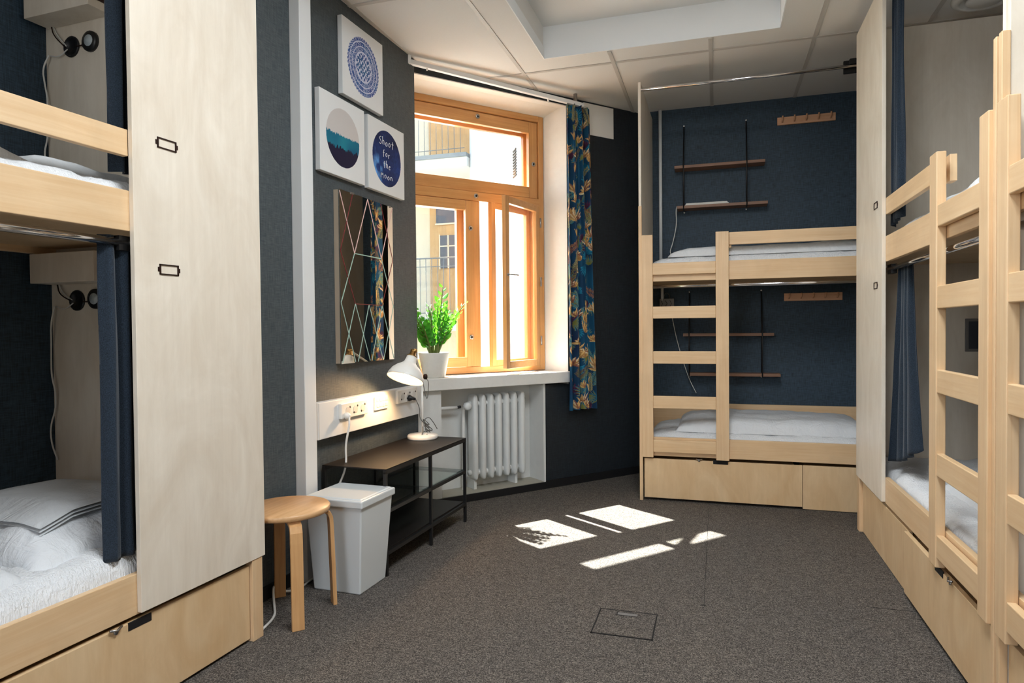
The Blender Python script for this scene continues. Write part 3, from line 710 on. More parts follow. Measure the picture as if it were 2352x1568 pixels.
# right bunk end panel fittings
single('switch_bracket', MB().box(1.455, 1.461, 4.195, 4.231, 2.475, 2.60).box(1.461, 1.50, 4.195, 4.231, 2.475, 2.482).box(1.461, 1.50, 4.195, 4.231, 2.593, 2.60), DARK_BROWN, WORLD, 'dark rectangular bracket high on the board inside the right upper bunk', 'bracket')
nf = Thing('framed_notice', 'small dim framed notice on the end board inside the right lower bunk', 'notice', WORLD, (1.36, 4.222, 1.05))
nf.part('notice_frame', MB().box(1.30, 1.45, 4.219, 4.231, 1.03, 1.21), plain('grey_frame', (120,116,112), .5), bevel=.002)
nf.part('notice_sheet', MB().box(1.315, 1.435, 4.216, 4.219, 1.045, 1.195), plain('dark_notice', (64,66,72), .4))

# ------------------------------------------------------------------ left wall: pictures and mirror
def canvas(label, u0, z0, col, extra=None, s=.403):
    T = Thing('canvas_print', label, 'picture', LF, (VL+.015, u0+s/2, z0), 'square canvas prints over the mirror')
    T.part('stretched_canvas', MB().box(VL+.002, VL+.0295, u0, u0+s, z0, z0+s), plain('canvas_edge', (226,228,228), .7), bevel=.002)
    n = col.shape[0]; m = MB()
    m.grid(lambda i, j: (VL+.0302, u0+.001+(s-.002)*i/(n-1), z0+.001+(s-.002)*j/(n-1)), n, n, smooth=False)
    m.col = np.concatenate([col.reshape(-1, 3), np.ones((n*n, 1))], 1)
    T.part('printed_face', m, CANVAS); return T
Nc = 220
yy, xx = np.mgrid[0:Nc, 0:Nc]; cx_ = (xx/(Nc-1)-.5)*.403; cz_ = (yy/(Nc-1)-.5)*.403
rr = np.hypot(cx_, cz_); th = np.arctan2(cz_, cx_)
L3 = lambda c: np.array(lin(c)[:3])
def smooth_noise(n, cells, seed):
    g = np.random.default_rng(seed).random((cells+2, cells+2)); c = np.linspace(0, cells, n); i = c.astype(int); f = c-i; f = f*f*(3-2*f)
    a = g[i][:, i]; b_ = g[i+1][:, i]; c2 = g[i][:, i+1]; d = g[i+1][:, i+1]; fy = f[:, None]; fx = f[None, :]
    return a*(1-fy)*(1-fx)+b_*fy*(1-fx)+c2*(1-fy)*fx+d*fy*fx
white = L3((232,233,232))
# ornament roundel
col = np.ones((Nc, Nc, 3))*white; Rm = .156
inside = rr < Rm
n1 = smooth_noise(Nc, 60, 1); n2 = smooth_noise(Nc, 9, 2)
ink = (np.sin(rr*700)*np.cos(th*44+rr*60) > -.15) | (n1 > .62)
ink &= ~((np.abs(rr-.134) < .0028) | (np.abs(rr-.078) < .0042) | (np.abs(rr-.108) < .0022))
mid = rr < .074
ink = np.where(mid, (np.sin(cx_*210)*np.sin(cz_*190+1) > .1) | (n1 > .64), ink)
edge = (rr > .150)
ink = np.where(edge, np.cos(th*46) > -.2, ink)
blue = L3((50,70,140))*(1-n2[..., None])+L3((66,104,158))*n2[..., None]
blue = np.where(mid[..., None], L3((46,96,140))*(1-n2[..., None]*.5)+L3((90,70,150))*n2[..., None]*.5, blue)
base = L3((205,208,226))
col = np.where(inside[..., None], np.where(ink[..., None], blue, base), col)
canvas('white canvas with a blue ornamental roundel, topmost of the three', 2.971, 2.403, col)
# forest roundel
col = np.ones((Nc, Nc, 3))*white; Rm = .150; inside = rr < Rm
fl = smooth_noise(Nc, 70, 5)[0]; fl2 = smooth_noise(Nc, 30, 6)[3]; big = smooth_noise(Nc, 6, 7)
hor = .002+.012*fl[None, :]+.008*fl2[None, :]; dk = -.070+.020*fl2[None, :]+.014*fl[None, ::-1]
teal = L3((10,74,116))*(1-big[..., None])+L3((30,132,150))*big[..., None]
skyc = L3((206,200,196))
c2 = np.where((cz_ < hor)[..., None], teal, skyc); c2 = np.where((cz_ < dk)[..., None], L3((32,28,56)), c2)
col = np.where(inside[..., None], c2, col)
canvas('white canvas with a misty teal forest in a circle, left one of the lower two', 2.768, 1.966, col)
# night sky roundel
col = np.ones((Nc, Nc, 3))*white; Rm = .160; inside = rr < Rm
g1 = smooth_noise(Nc, 5, 11)[..., None]; g2 = smooth_noise(Nc, 12, 12)[..., None]; g3 = smooth_noise(Nc, 40, 13)[..., None]
c2 = L3((24,22,40))*(1-g1)+L3((34,66,136))*g1; c2 = c2+np.clip(g2*g1-.42, 0, 1)*3.0*L3((96,150,196)); c2 = c2*(.75+.5*g3)
col = np.where(inside[..., None], c2, col)
T = canvas('white canvas with a starry blue circle and handwriting, right one of the lower two', 3.210, 1.965, col)
# handwriting
GL = {
 'S': [[(.8,.92),(.45,1),(.15,.8),(.3,.58),(.7,.42),(.8,.15),(.4,-.02),(.05,.15)]],
 'h': [[(.1,1),(.1,0)],[(.1,.4),(.4,.6),(.65,.45),(.65,0)]],
 'o': [[(.4,.55),(.1,.4),(.1,.12),(.4,0),(.7,.15),(.7,.42),(.4,.55)]],
 't': [[(.4,.95),(.38,.1),(.6,0)],[(.05,.62),(.8,.66)]],
 'f': [[(.75,.95),(.45,1),(.35,.75),(.35,-.05)],[(.05,.55),(.7,.58)]],
 'r': [[(.15,.55),(.15,0)],[(.15,.35),(.4,.55),(.65,.5)]],
 'e': [[(.1,.3),(.65,.34),(.55,.55),(.25,.5),(.08,.22),(.3,0),(.68,.1)]],
 'M': [[(.02,0),(.15,.9),(.45,.3),(.78,.92),(.92,0)]],
 'n': [[(.1,.5),(.1,0)],[(.1,.38),(.4,.55),(.65,.4),(.68,0)]]}
g = MB()
def write(txt, uc, z, h, adv):
    x = uc-adv*len(txt)/2
    for i, ch in enumerate(txt):
        for st in GL[ch]: g.tube([(VL+.0312, x+px_*adv*.86, z+pz*h+.004*((i % 2)-.5)) for px_, pz in st], .0016, 5, smoothpath=1)
        x += adv*(1.15 if ch == 'M' else 1)
cu, cz0 = 3.4115, 2.1665
write('Shoot', cu-.002, cz0+.072, .044, .034); write('for', cu-.004, cz0+.008, .040, .030)
write('the', cu, cz0-.056, .042, .030); write('Moon', cu-.006, cz0-.118, .038, .034)
T.part('handwriting', g, plain('white_ink', (240,240,238), .6))

# mirror with coloured lines
mr = Thing('mirror', 'frameless wall mirror with pink, red and mint diamond lines', 'mirror', LF, (VL+.01, 3.2, 1.005))
mu0, mu1, mz0, mz1 = 2.916, 3.486, 1.005, 1.900
mr.part('mirror_glass', MB().hexa([(VL+.030,mu0,mz0),(VL+.036,mu0,mz0),(VL+.018,mu1,mz0),(VL+.012,mu1,mz0)],[(VL+.030,mu0,mz1),(VL+.036,mu0,mz1),(VL+.018,mu1,mz1),(VL+.012,mu1,mz1)]), MIRROR, recalc=True)
mr.part('backing', MB().hexa([(VL+.001,mu0+.001,mz0+.002),(VL+.0295,mu0+.001,mz0+.002),(VL+.0118,mu1-.002,mz0+.002),(VL+.001,mu1-.002,mz0+.002)],[(VL+.001,mu0+.001,mz1-.002),(VL+.0295,mu0+.001,mz1-.002),(VL+.0118,mu1-.002,mz1-.002),(VL+.001,mu1-.002,mz1-.002)]), plain('backing_board', (176,160,140), .7), recalc=True)
mr.part('mounting_clip', MB().box(VL+.001, VL+.035, 3.025, 3.055, mz1-.006, mz1+.004), METAL)
mr.part('mounting_clip', MB().box(VL+.012, VL+.021, 3.445, 3.462, mz1-.006, mz1+.004), METAL)
PINK = plain('pink_line', (232,196,190), .5); RED = plain('dark_red_line', (122,34,40), .5); MINT = plain('mint_line', (170,204,192), .5)
def mo(u_): return VL+.018+.018*(mu1-u_)/(mu1-mu0)
def lines(name, segs, mat, w=.0055):
    m = MB()
    for a, c in segs: m.bar((mo(a[0])+.0007, a[0], a[1]), (mo(c[0])+.0007, c[0], c[1]), w, .001, up=(1,0,0))
    mr.part(name, m, mat)
A = {'TL':(2.918,1.893), 'T1':(3.045,1.897), 'T2':(3.2,1.897), 'TR':(3.484,1.897), 'V1':(3.056,1.585), 'V2':(3.345,1.585), 'ML':(2.920,1.588), 'MR':(3.482,1.588),
     'X1':(2.990,1.455), 'BL':(2.920,1.320), 'B1':(3.058,1.318), 'B2':(3.20,1.318), 'B3':(3.347,1.318), 'BR':(3.483,1.318),
     'F0':(2.926,1.01), 'F1':(3.054,1.01), 'F2':(3.205,1.01), 'F3':(3.35,1.01), 'F4':(3.482,1.01)}
lines('pink_lines', [(A['TL'],A['V1']), (A['V1'],A['T2']), (A['T2'],A['V2']), (A['V2'],A['TR'])], PINK)
lines('red_lines', [(A['T1'],A['ML']), (A['ML'],A['B1']), (A['B1'],A['B3']), (A['B3'],A['MR']), (A['MR'],(3.345,1.897))], RED, .0045)
lines('mint_lines', [(A['V1'],A['V2']), (A['V1'],A['BL']), (A['V2'],A['BR']), (A['BL'],A['F1']), (A['B1'],A['F0']), (A['B1'],A['F2']), (A['B2'],(3.08,1.01)), (A['B2'],A['F3']), (A['B3'],(3.225,1.01)), (A['B3'],A['F4']), (A['BR'],(3.36,1.01))], MINT, .0050)

# power trunking with sockets
tk = Thing('socket_trunking', 'white horizontal trunking with two socket strips and a data plate', 'socket strip', LF, (VL+.02, 3.24, .65))
tk.part('trunking_body', MB().box(VL, VL+.045, 2.700, 3.80, .648, .828), TRUNK, bevel=.003)
tk.part('trunking_cover_seam', MB().box(VL+.0452, VL+.0458, 2.704, 2.707, .65, .826), plain('seam_grey', (170,170,168), .6))
for (u0, u1, z0, z1) in ((2.870, 3.118, .728, .806), (3.445, 3.69, .742, .820)):
    p = tk.part('socket_strip', MB().box(VL+.045, VL+.062, u0, u1, z0, z1), PLASTIC_W, bevel=.003)
    zc = (z0+z1)/2
    hl = MB(); ct = MB()
    for k in range(3):
        uc = u0+.060+k*.070
        for dz in (.016, -.016):
            hl.lathe([(.006,0),(.006,.001)], (VL+.062, uc+(.018 if dz > 0 else -.016), zc+dz), (1,0,0), 10)
        ct.lathe([(.0215,0),(.0215,.0006),(.019,.0008)], (VL+.062, uc, zc), (1,0,0), 20)
    tk.part('socket_face', ct, plain('socket_grey', (214,211,204), .4), parent=p); tk.part('socket_hole', hl, SOCKET_DARK, parent=p)
p = tk.part('data_plate', MB().box(VL+.045, VL+.055, 3.205, 3.345, .732, .806), PLASTIC_W, bevel=.002)
b = MB()
for k in range(4):
    for z in (.748, .779): b.box(VL+.055, VL+.0575, 3.22+k*.031, 3.243+k*.031, z, z+.016)
tk.part('data_port', b, plain('port_white', (226,222,214), .5), parent=p)
single('power_plug', MB().lathe([(.019,0),(.019,.012),(.010,.026),(.007,.045)], (VL+.062, 3.572, .766), (.9,.25,-.15), 14), RUBBER, LF, 'black plug of the desk lamp in the right socket strip', 'plug')
wp = Thing('extension_cable', 'thick white cable plugged into the left socket strip, looping down behind the bin', 'cable', LF, (VL+.09, 2.86, .1))
wp.part('plug', MB().lathe([(.018,0),(.018,.018),(.010,.030)], (VL+.062, 2.905, .745), (1,-.1,-.3), 14), PLASTIC_W)
wp.part('cable', MB().tube([(VL+.085, 2.903, .738), (VL+.10, 2.885, .70), (VL+.085, 2.865, .60), (VL+.095, 2.86, .50), (VL+.09, 2.81, .42), (VL+.075, 2.735, .34), (VL+.07, 2.705, .26), (VL+.06, 2.70, .12), (VL+.05, 2.69, .02)], .0055, 8, smoothpath=3), CABLE_W)
wp.part('cable', MB().tube([(VL+.05, 2.69, .008), (VL+.06, 2.60, .007), (VL+.075, 2.50, .007), (VL+.055, 2.44, .012), (VL+.03, 2.42, .03), (VL+.02, 2.395, .055), (VL+.045, 2.36, .04), (VL+.10, 2.30, .012), (VL+.17, 2.22, .007), (VL+.20, 2.10, .007)], .0055, 8, smoothpath=3), CABLE_W)

# ------------------------------------------------------------------ bench
bn = Thing('tv_bench', 'low black metal bench with a glass middle shelf under the sockets', 'bench', LF, (-1.807, 3.245, 0))
bv0, bv1, bu0, bu1, bh = -1.985, -1.627, 2.768, 3.722, .515
lw = .016
for u_ in (bu0, (bu0+bu1)/2, bu1-lw):
    for v_ in (bv0, bv1-lw):
        bn.part('leg', MB().box(v_, v_+lw, u_, u_+lw, 0, bh-.012), BLACK_METAL, bevel=.001)
for z in (.10, .300):
    for v_ in (bv0, bv1-lw): bn.part('cross_rail', MB().box(v_, v_+lw, bu0+lw, bu1-lw, z, z+.018), BLACK_METAL)
    for u_ in (bu0, (bu0+bu1)/2, bu1-lw): bn.part('cross_rail', MB().box(bv0+lw, bv1-lw, u_, u_+lw, z, z+.018), BLACK_METAL)
for v_ in (bv0, bv1-lw): bn.part('cross_rail', MB().box(v_, v_+lw, bu0, bu1, bh-.024, bh-.006), BLACK_METAL)
bn.part('top_board', MB().box(bv0, bv1, bu0, bu1, bh-.006, bh), BLACK_TOP, bevel=.001)
bn.part('bottom_board', MB().box(bv0+lw, bv1-lw, bu0+lw, bu1-lw, .118, .126), BLACK_TOP)
bn.part('glass_shelf', MB().box(bv0+lw, bv1-lw, bu0+lw, bu1-lw, .318, .324), SHELF_GLASS, label='clear glass shelf')

# desk lamp
lp = Thing('desk_lamp', 'lit white desk lamp with brass joints standing on the black bench', 'lamp', LF, (-1.872, 3.625, bh))
lc = (-1.872, 3.625)
lp.part('lamp_base', MB().lathe([(.090,0),(.093,.006),(.093,.018),(.088,.026),(.020,.034),(.012,.036)], (lc[0], lc[1], bh), (0,0,1), 40), LAMP_W)
lp.part('base_screw', MB().lathe([(.003,0),(.003,.002)], (lc[0]+.045, lc[1]-.03, bh+.0315), (0,0,1), 8), DARK)
lp.part('stem', MB().tube([(lc[0], lc[1], bh+.03), (lc[0], lc[1], .862)], .0075, 14), LAMP_W)
def LL(wv):   # world vector to left-frame vector
    return LF.m.to_3x3().inverted() @ Vector(wv)
opn = LL((-.11, -.42, -.89)).normalized()
jt = Vector((lc[0], lc[1], .892))                      # upper joint
lp.part('joint', MB().tube([(jt.x-.016, jt.y, jt.z), (jt.x+.020, jt.y, jt.z)], .012, 14).tube([(jt.x, jt.y, .858), (jt.x, jt.y, .885)], .008, 10), BRASS)
lp.part('joint_knob', MB().lathe([(.017,0),(.017,.012),(.010,.016)], jt+Vector((.018,0,0)), (1,0,0), 16), DARK_BROWN)
# shade: centre of opening
def at_left(px, py, vplane):
    d = R2*((px-1176)/1528)-U2*((py-784)/1528)+Fv; d = LL(d); o_ = Vector((0,0,1.18)); t = (vplane-o_.x)/d.x; return o_+d*t
sc_ = Vector((-1.79, 3.265, .905)); ax = -opn
neck = sc_+ax*.118
prof = [(.103,0),(.1035,.004),(.100,.018),(.088,.045),(.066,.070),(.046,.084),(.034,.098),(.029,.118),(.027,.135)]
sh = lp.part('lamp_shade', MB().open_lathe(prof, sc_, ax, 40), LAMP_W, solid=.0016)
lp.part('lamp_holder', MB().lathe([(.029,0),(.029,.004),(.020,.010),(.016,.030),(.010,.034)], sc_+ax*.134, ax, 24), BRASS)
jn = sc_+ax*.172
lp.part('joint', MB().tube([jn+Vector((-.014,0,0)), jn+Vector((.018,0,0))], .011, 12), BRASS)
lp.part('arm', MB().tube([jn, jt], .006, 10), LAMP_W)
lp.part('bulb', MB().lathe([(.004,-.030),(.020,-.022),(.026,0),(.022,.020),(.012,.034),(.010,.05)], sc_+ax*.055, ax, 20), BULB, label='glowing warm bulb')
pl = bpy.data.lights.new('lamp_light', 'SPOT'); pl.energy = 12; pl.color = (1.0, .60, .28); pl.shadow_soft_size = .03; pl.spot_size = math.radians(150); pl.spot_blend = .4
po = bpy.data.objects.new('lamp_light', pl); COL.objects.link(po); po.location = LF.w(*(sc_+ax*.02)); 
po.rotation_euler = (LF.m.to_3x3() @ opn).to_track_quat('-Z', 'Y').to_euler()
# lamp cord
cc = Vector((lc[0], lc[1], 0))
lp.part('cord', MB().tube([jt+Vector((.01,.0,-.01)), jt+Vector((.03,.03,-.02)), jt+Vector((.02,.045,-.09)), jt+Vector((.02,.025,-.15)), jt+Vector((.01,.015,-.09)), jt+Vector((0,.01,-.03))], .0022, 6, smoothpath=3), CABLE_G)
lp.part('cord', MB().tube([(VL+.105, 3.585, .756), (VL+.12, 3.61, .70), (lc[0]-.01, lc[1]-.02, .64), (lc[0]+.02, lc[1], .60), (lc[0]+.03, lc[1]+.06, .57), (lc[0]+.02, lc[1]+.10, .548), (lc[0]-.01, lc[1]+.05, .553), (lc[0]+.015, lc[1]-.03, .556), (lc[0]+.03, lc[1]-.07, .548), (lc[0]+.02, lc[1]-.03, .565), (lc[0]-.012, lc[1]+.02, .61), (lc[0]+.01, lc[1]+.06, .645), (lc[0]+.025, lc[1]+.10, .60), (lc[0]+.035, lc[1]+.13, .556)], .0026, 6, smoothpath=3), CABLE_G, label='grey cord wound round the stem')
b = MB()
for k in range(4):
    p0 = cc+Vector((.015, -.02+.008*k, .635-.02*k)); b.tube([p0, p0+Vector((.012,.03,-.02)), p0+Vector((.01,.07,-.045)), p0+Vector((-.01,.045,-.03)), p0], .0024, 6, smoothpath=2)
lp.part('cord_bundle', b, CABLE_G)

# ------------------------------------------------------------------ bin and stool
bi = Thing('waste_bin', 'pale grey plastic waste bin with a flat lid between stool and bench', 'bin', LF, (-1.75, 2.645, 0))
def quad(v0, v1, u0, u1, z): return [(v0,u0,z),(v1,u0,z),(v1,u1,z),(v0,u1,z)]
bi.part('bin_body', MB().hexa(quad(-1.872,-1.628,2.535,2.755,0), quad(-1.895,-1.603,2.512,2.785,.395)), BIN, bevel=.006)
b = MB(); b.hexa(quad(-1.905,-1.592,2.502,2.795,.393), quad(-1.905,-1.592,2.502,2.795,.428))
bi.part('bin_rim', b, BIN, bevel=.006)
bi.part('bin_lid', MB().hexa(quad(-1.893,-1.604,2.514,2.783,.428), quad(-1.885,-1.612,2.522,2.775,.433)), BIN, bevel=.003)

st = Thing('stool', 'round birch stool with bent legs beside the left bunk panel', 'stool', LF, (-1.815, 2.285, 0))
scx, scy = -1.815, 2.285
st.part('seat', MB().lathe([(.165,0),(.174,.006),(.175,.02),(.171,.026),(.0,.027)], (scx, scy, .423), (0,0,1), 48), STOOL_TOP)
for k in range(4):
    a = math.radians(45+90*k+4); d = Vector((math.cos(a), math.sin(a), 0)); tdir = Vector((-d.y, d.x, 0))
    path = [(.07, .414), (.12, .414), (.150, .411), (.168, .400), (.177, .380), (.180, .34), (.184, .20), (.190, 0.0)]
    m = MB(); n = len(path)
    vs_ = []
    for i, (r_, z) in enumerate(path):
        a0 = path[max(0, i-1)]; a1 = path[min(n-1, i+1)]; t = Vector((a1[0]-a0[0], a1[1]-a0[1])).normalized(); nn = Vector((-t.y, t.x))*.0085
        for (sg, sw) in ((1, -1), (1, 1), (-1, 1), (-1, -1)):
            r2, z2 = r_+nn.x*sg, max(0, z+nn.y*sg); vs_.append(Vector((scx, scy, 0))+d*r2+tdir*(.024*sw)+Vector((0,0,z2)))
    fs = []
    for i in range(n-1):
        for k2 in range(4): fs.append((i*4+k2, i*4+(k2+1) % 4, (i+1)*4+(k2+1) % 4, (i+1)*4+k2))
    fs += [(3,2,1,0), tuple((n-1)*4+q for q in range(4))]
    m.add(vs_, fs, False); st.part('leg', m, STOOL_WOOD, bevel=.002, recalc=True)

# ------------------------------------------------------------------ plant
pp = Vector((-4.055, 1.955, .855))
pt = Thing('potted_plant', 'lush green plant in a white concrete pot on the window sill', 'plant', WF, pp)
pt.part('pot', MB().lathe([(.068,0),(.074,.006),(.082,.05),(.096,.12),(.104,.165),(.104,.168),(.096,.168),(.092,.145),(.0,.145)], pp, (0,0,1), 40), POT)
pt.part('soil', MB().lathe([(.093,0),(.093,.004),(.05,.010),(0,.012)], pp+Vector((0,0,.140)), (0,0,1), 24), SOIL)
def plant_stem(ang, lean, hgt, curl, seed):
    r_ = random.Random(seed); st_ = MB(); lf = MB(); d = Vector((math.cos(ang), math.sin(ang), 0)); P = []
    for i in range(13):
        t = i/12; P.append(pp+Vector((0,0,.148))+d*(.025+lean*(t**1.25))+Vector((0,0,hgt*t*(1-.10*curl*t)))+Vector((0,0,0)))
    st_.tube(P, [.0085-.006*i/12 for i in range(13)], 7)
    side = Vector((-d.y, d.x, 0)); ns = 15
    # turn the leaf plane of each stem on its own
    az = r_.uniform(0, PI); sdv = Vector((math.cos(az), math.sin(az), 0))
    for k in range(ns):
        t = .22+.78*k/(ns-1); f = t*12; i = min(11, int(f)); p = P[i].lerp(P[i+1], f-i); tg = (P[i+1]-P[i]).normalized()
        sg = 1 if k % 2 else -1
        s2 = (sdv*sg+Vector((r_.uniform(-.25,.25), r_.uniform(-.25,.25), 0))).normalized()
        dirv = (tg*.75+s2*.85).normalized(); L_ = (.050+.014*math.sin(PI*min(1, t*1.05)))*r_.uniform(.9, 1.15)*(1 if k < ns-3 else .8); W_ = L_*.31
        nr = dirv.cross(tg).normalized(); wd = (nr*.55+dirv.cross(nr)*.85).normalized()
        up = dirv.cross(wd).normalized()
        vs_ = [p]; 
        for q_, ww in ((.2,.75),(.45,1),(.7,.8),(.88,.42)):
            c0 = p+dirv*L_*q_-up*L_*.10*math.sin(q_*PI)*-1
            vs_ += [c0-wd*W_*ww+up*W_*.25*ww, c0-up*0, c0+wd*W_*ww+up*W_*.25*ww]
        vs_.append(p+dirv*L_)
        fs = [(0,1,2),(0,2,3)]
        for j in range(3):
            a_ = 1+j*3; fs += [(a_,a_+3,a_+4,a_+1),(a_+1,a_+4,a_+5,a_+2)]
        fs += [(10,13,11),(11,13,12)]
        lf.add(vs_, fs, True)
    o = pt.part('stem', st_, STEM); pt.part('leaves', lf, LEAF, parent=o)
for k, (an, le, hg, cu_) in enumerate(((2.4,.155,.345,.2),(1.3,.04,.46,0),(1.25,.185,.355,.2),(.3,.09,.33,.1),(-.6,.10,.30,.3),(-1.55,.165,.36,.2),(-2.3,.10,.33,.1),(3.1,.06,.34,.1),(.9,.13,.29,.4),(-1.1,.12,.25,.3),(1.9,.10,.31,.2),(-1.9,.13,.27,.3),(0.0,.05,.37,0))):
    plant_stem(an, le, hg, cu_, k+50)

# ------------------------------------------------------------------ radiator
rd = Thing('radiator', 'old white cast-iron column radiator under the window sill', 'radiator', WF, (-4.07, 2.44, .05))
r0 = 2.235; sp = .0655
def column(y, z0, z1, m, n0=-4.135, n1=-4.035, wv=.047):
    prof_ = [(0.0,.0),(.35,.045),(.75,.085),(.97,.14)]
    # flattened capsule section swept upright
    pts = []
    for k in range(20):
        a_ = 2*PI*k/20; ex = math.copysign(abs(math.cos(a_))**.7, math.cos(a_)); ey = math.copysign(abs(math.sin(a_))**.7, math.sin(a_))
        pts.append((ex*(n1-n0)/2, ey*wv/2))
    c0 = (n0+n1)/2; vs_ = []; lv = []
    for (s_, dz) in ((.10,0),(.55,.006),(.82,.018),(.95,.036),(1,.06)): lv.append((s_, z0+dz))
    for (s_, dz) in ((1,.06),(.95,.036),(.82,.018),(.55,.006),(.10,0)): lv.append((s_, z1-dz))
    for s_, z in lv: vs_ += [(c0+a_*(.75+.25*s_ if s_ > .5 else s_*1.4), y+b_*s_, z) for a_, b_ in pts]
    fs = [(i*20+k, i*20+(k+1) % 20, (i+1)*20+(k+1) % 20, (i+1)*20+k) for i in range(len(lv)-1) for k in range(20)]
    fs += [tuple(reversed(range(20))), tuple((len(lv)-1)*20+k for k in range(20))]
    m.add(vs_, fs, True)
for k in range(7):
    m = MB(); column(r0+.03+k*sp, .118, .722, m); rd.part('radiator_column', m, RADIATOR)
    m = MB()
rd.part('header_pipe', MB().tube([(-4.085, r0-.01, .655), (-4.085, r0+.03+6*sp+.02, .655)], .020, 14).tube([(-4.085, r0-.01, .170), (-4.085, r0+.03+6*sp+.02, .170)], .020, 14), RADIATOR)
rd.part('supply_pipe', MB().tube([(-4.085, 1.975, .637), (-4.085, 2.14, .637)], .012, 12), WHITE_PAINT)
rd.part('supply_pipe', MB().tube([(-4.10, 2.195, .02), (-4.10, 2.195, .60), (-4.095, 2.20, .63), (-4.085, 2.225, .65)], .011, 12, smoothpath=2), WHITE_PAINT)
vl = rd.part('valve', MB().tube([(-4.08, 2.14, .637), (-4.08, 2.165, .640)], .010, 12), BLACK_METAL)
rd.part('valve_knob', MB().lathe([(.024,0),(.027,.006),(.027,.03),(.020,.038)], (-4.055, 2.195, .645), (1,0,0), 20), RADIATOR, parent=vl)
rd.part('bleed_plug', MB().lathe([(.010,0),(.010,.015)], (-4.085, r0+.03+6*sp+.028, .665), (0,1,0), 10), METAL)
rd.part('foot_bracket', MB().box(-4.16, -4.06, r0+.02, r0+.04, .055, .13).box(-4.16, -4.06, r0+5.5*sp, r0+5.5*sp+.02, .055, .13), RADIATOR)

# ------------------------------------------------------------------ curtain rail, printed curtain, paper
cr = Thing('curtain_rail', 'white curtain rail running under the ceiling above the window', 'curtain rail', WF, (-3.90, 2.4, 2.81))
cr.part('rail', MB().hexa([(-3.915,1.722,2.848),(-3.885,1.722,2.848),(-3.885,3.12,2.812),(-3.915,3.12,2.812)], [(-3.915,1.722,2.876),(-3.885,1.722,2.876),(-3.885,3.12,2.840),(-3.915,3.12,2.840)]), TRUNK, bevel=.002)
cr.part('end_bracket', MB().box(-3.925, -3.875, 1.712, 1.735, 2.842, 2.899), TRUNK, bevel=.003)
cr.part('ceiling_bracket', MB().box(-3.91, -3.89, 3.04, 3.06, 2.84, 2.899), METAL)
cr.part('glider', MB().box(-3.905, -3.895, 1.85, 1.858, 2.832, 2.85).box(-3.905, -3.895, 2.80, 2.808, 2.80, 2.826), PLASTIC_W)

# fabric picture
FW, FH = .62, 2.26; NXF, NZF = 156, 560
img = np.zeros((NZF, NXF, 3)); bgn = smooth_noise(NZF, 14, 21)[:, :NXF]
A0, A1 = L3((20,38,70)), L3((18,80,110)); img[:] = A0*(1-bgn[..., None])+A1*bgn[..., None]
dxp = FW/(NXF-1); dzp = FH/(NZF-1)
def leaflet(x, z, ang, L_, W_, c, c2=None):
    ca, sa = math.cos(ang), math.sin(ang)
    x1, z1 = x+ca*L_, z+sa*L_
    i0, i1 = int((min(x,x1)-W_)/dxp), int((max(x,x1)+W_)/dxp)+2; j0, j1 = int((min(z,z1)-W_)/dzp), int((max(z,z1)+W_)/dzp)+2
    i0, j0 = max(0,i0), max(0,j0); i1, j1 = min(NXF,i1), min(NZF,j1)
    if i1 <= i0 or j1 <= j0: return
    X = np.arange(i0,i1)[None,:]*dxp-x; Z = np.arange(j0,j1)[:,None]*dzp-z
    t = (X*ca+Z*sa)/L_; s_ = (-X*sa+Z*ca); tt = np.clip(t,0,1); m = (t > 0) & (t < 1) & (np.abs(s_) < W_*np.sin(PI*tt**.8))
    sub_ = img[j0:j1, i0:i1]; cc_ = np.array(c)*(.75+.5*tt[...,None]); 
    if c2 is not None: cc_ = np.where((s_ > 0)[...,None], cc_, np.array(c2)*(.75+.5*tt[...,None]))
    sub_[m] = np.broadcast_to(cc_, sub_.shape)[m]
GOLD, GOLD2 = L3((214,178,112)), L3((176,130,78)); TEAL, TEAL2 = L3((34,132,160)), L3((20,96,128)); OLV = L3((120,122,62)); PLUM = L3((84,44,74)); CRM = L3((216,198,158)); RUST = L3((140,88,70))
pr = random.Random(5)
for _ in range(130):        # fans of teal and olive
    x, z, a0 = pr.uniform(0,FW), pr.uniform(0,FH), pr.uniform(0,2*PI); c, c2 = pr.choice(((TEAL,TEAL2),(OLV,TEAL2),(PLUM,PLUM*.6),(TEAL2,OLV)))
    n = pr.randint(5,9); L_ = pr.uniform(.05,.10)
    for k in range(n): leaflet(x, z, a0+(k-n/2)*.30, L_*(1-.05*abs(k-n/2)), .0075, c, c2)
for _ in range(55):        # feather fronds
    x, z, a0 = pr.uniform(0,FW), pr.uniform(0,FH), pr.uniform(.4,2.7); c, c2 = pr.choice(((OLV,CRM*.5),(GOLD2,PLUM),(PLUM,OLV),(TEAL,OLV)))
    ca, sa = math.cos(a0), math.sin(a0)
    for k in range(12):
        for sg in (-1,1): leaflet(x+ca*k*.012, z+sa*k*.012, a0+sg*.9, .045-.002*k, .0045, c, c2)
for _ in range(105):        # golden leaf sprays
    x, z, a0 = pr.uniform(0,FW), pr.uniform(0,FH), pr.uniform(.9,2.2); n = pr.randint(3,6)
    for k in range(n): leaflet(x, z, a0+(k-(n-1)/2)*.42, pr.uniform(.045,.10), pr.uniform(.007,.012), GOLD if pr.random() < .6 else CRM, GOLD2 if pr.random() < .6 else RUST)
m = MB(); nn = NXF
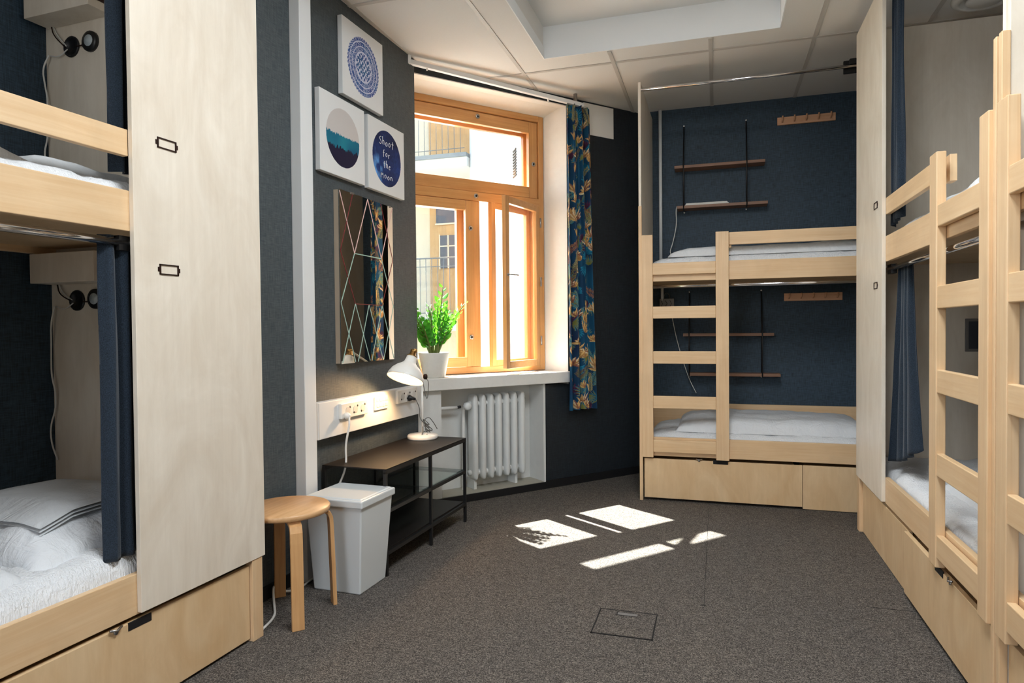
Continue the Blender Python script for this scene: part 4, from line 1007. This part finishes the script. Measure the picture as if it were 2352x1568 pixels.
# folds: plan path wavy, fabric width FW gathered into about 0.27 m
ts = np.linspace(0, 1, NXF)
def cpt(i, j):
    t = ts[i]; z = .572+(2.825-.572)*j/(NZF-1); k = j/(NZF-1)
    wid = .275-.050*k; s_ = 2.965+wid*t+.006*math.sin(t*25+k*3)
    n = -3.905+.030*math.sin(t*2*PI*3.5+.6+k*.9)*(1-.25*k)+.008*math.sin(t*2*PI*8+k*4)
    return (n, s_, z-.018*t*(1 if j == NZF-1 else k))
m.grid(cpt, NXF, NZF); m.col = np.concatenate([img.reshape(-1,3), np.ones((NXF*NZF,1))], 1)
single('curtain', m, PRINT, WF, 'patterned curtain with gold and teal jungle leaves right of the window', 'curtain')
single('paper_sheet', MB().box(NW, NW+.004, 3.195, 3.492, 2.652, 2.888), PAPER, WF, 'blank white sheet fixed to the dark wall beside the patterned curtain', 'sheet')

# ------------------------------------------------------------------ floor hatch, ceiling vent
ht = Thing('floor_hatch', 'square carpeted floor box lid with a grey pull handle', 'floor hatch', WORLD, (-.354, 2.638, 0))
ht.part('hatch_lid', MB().box(-.468, -.242, 2.53, 2.752, .0, .0022), CARPET)
g = MB(); e = .0028
for (x0, x1, y0, y1) in ((-.474,-.236,2.752,2.758), (-.474,-.236,2.524,2.529), (-.4735,-.469,2.524,2.758), (-.2415,-.237,2.524,2.758)): g.box(x0, x1, y0, y1, 0, e)
ht.part('hatch_gap', g, DARK)
g = MB().box(-.398, -.314, 2.735, 2.7385, .0022, .0032).box(-.398, -.314, 2.709, 2.7115, .0022, .0032).box(-.400, -.396, 2.709, 2.7385, .0022, .0032)
o = ht.part('handle_rim', g, DARK)
ht.part('handle_plate', MB().box(-.396, -.316, 2.7115, 2.735, .0022, .0030), plain('handle_grey', (112,110,108), .45), parent=o)
cv = Thing('ceiling_vent', 'round white ceiling vent above the right upper bunk', 'vent', WORLD, (1.36, 4.10, 2.85))
cv.part('vent_ring', MB().lathe([(.15,0),(.155,-.012),(.14,-.026),(.115,-.028),(.110,-.010)], (1.345, 4.09, H), (0,0,1), 40), PLASTIC_W)
cv.part('vent_disc', MB().lathe([(.0,-.040),(.075,-.038),(.088,-.028),(.088,-.020),(.02,-.016)], (1.345, 4.09, H), (0,0,1), 36), PLASTIC_W)
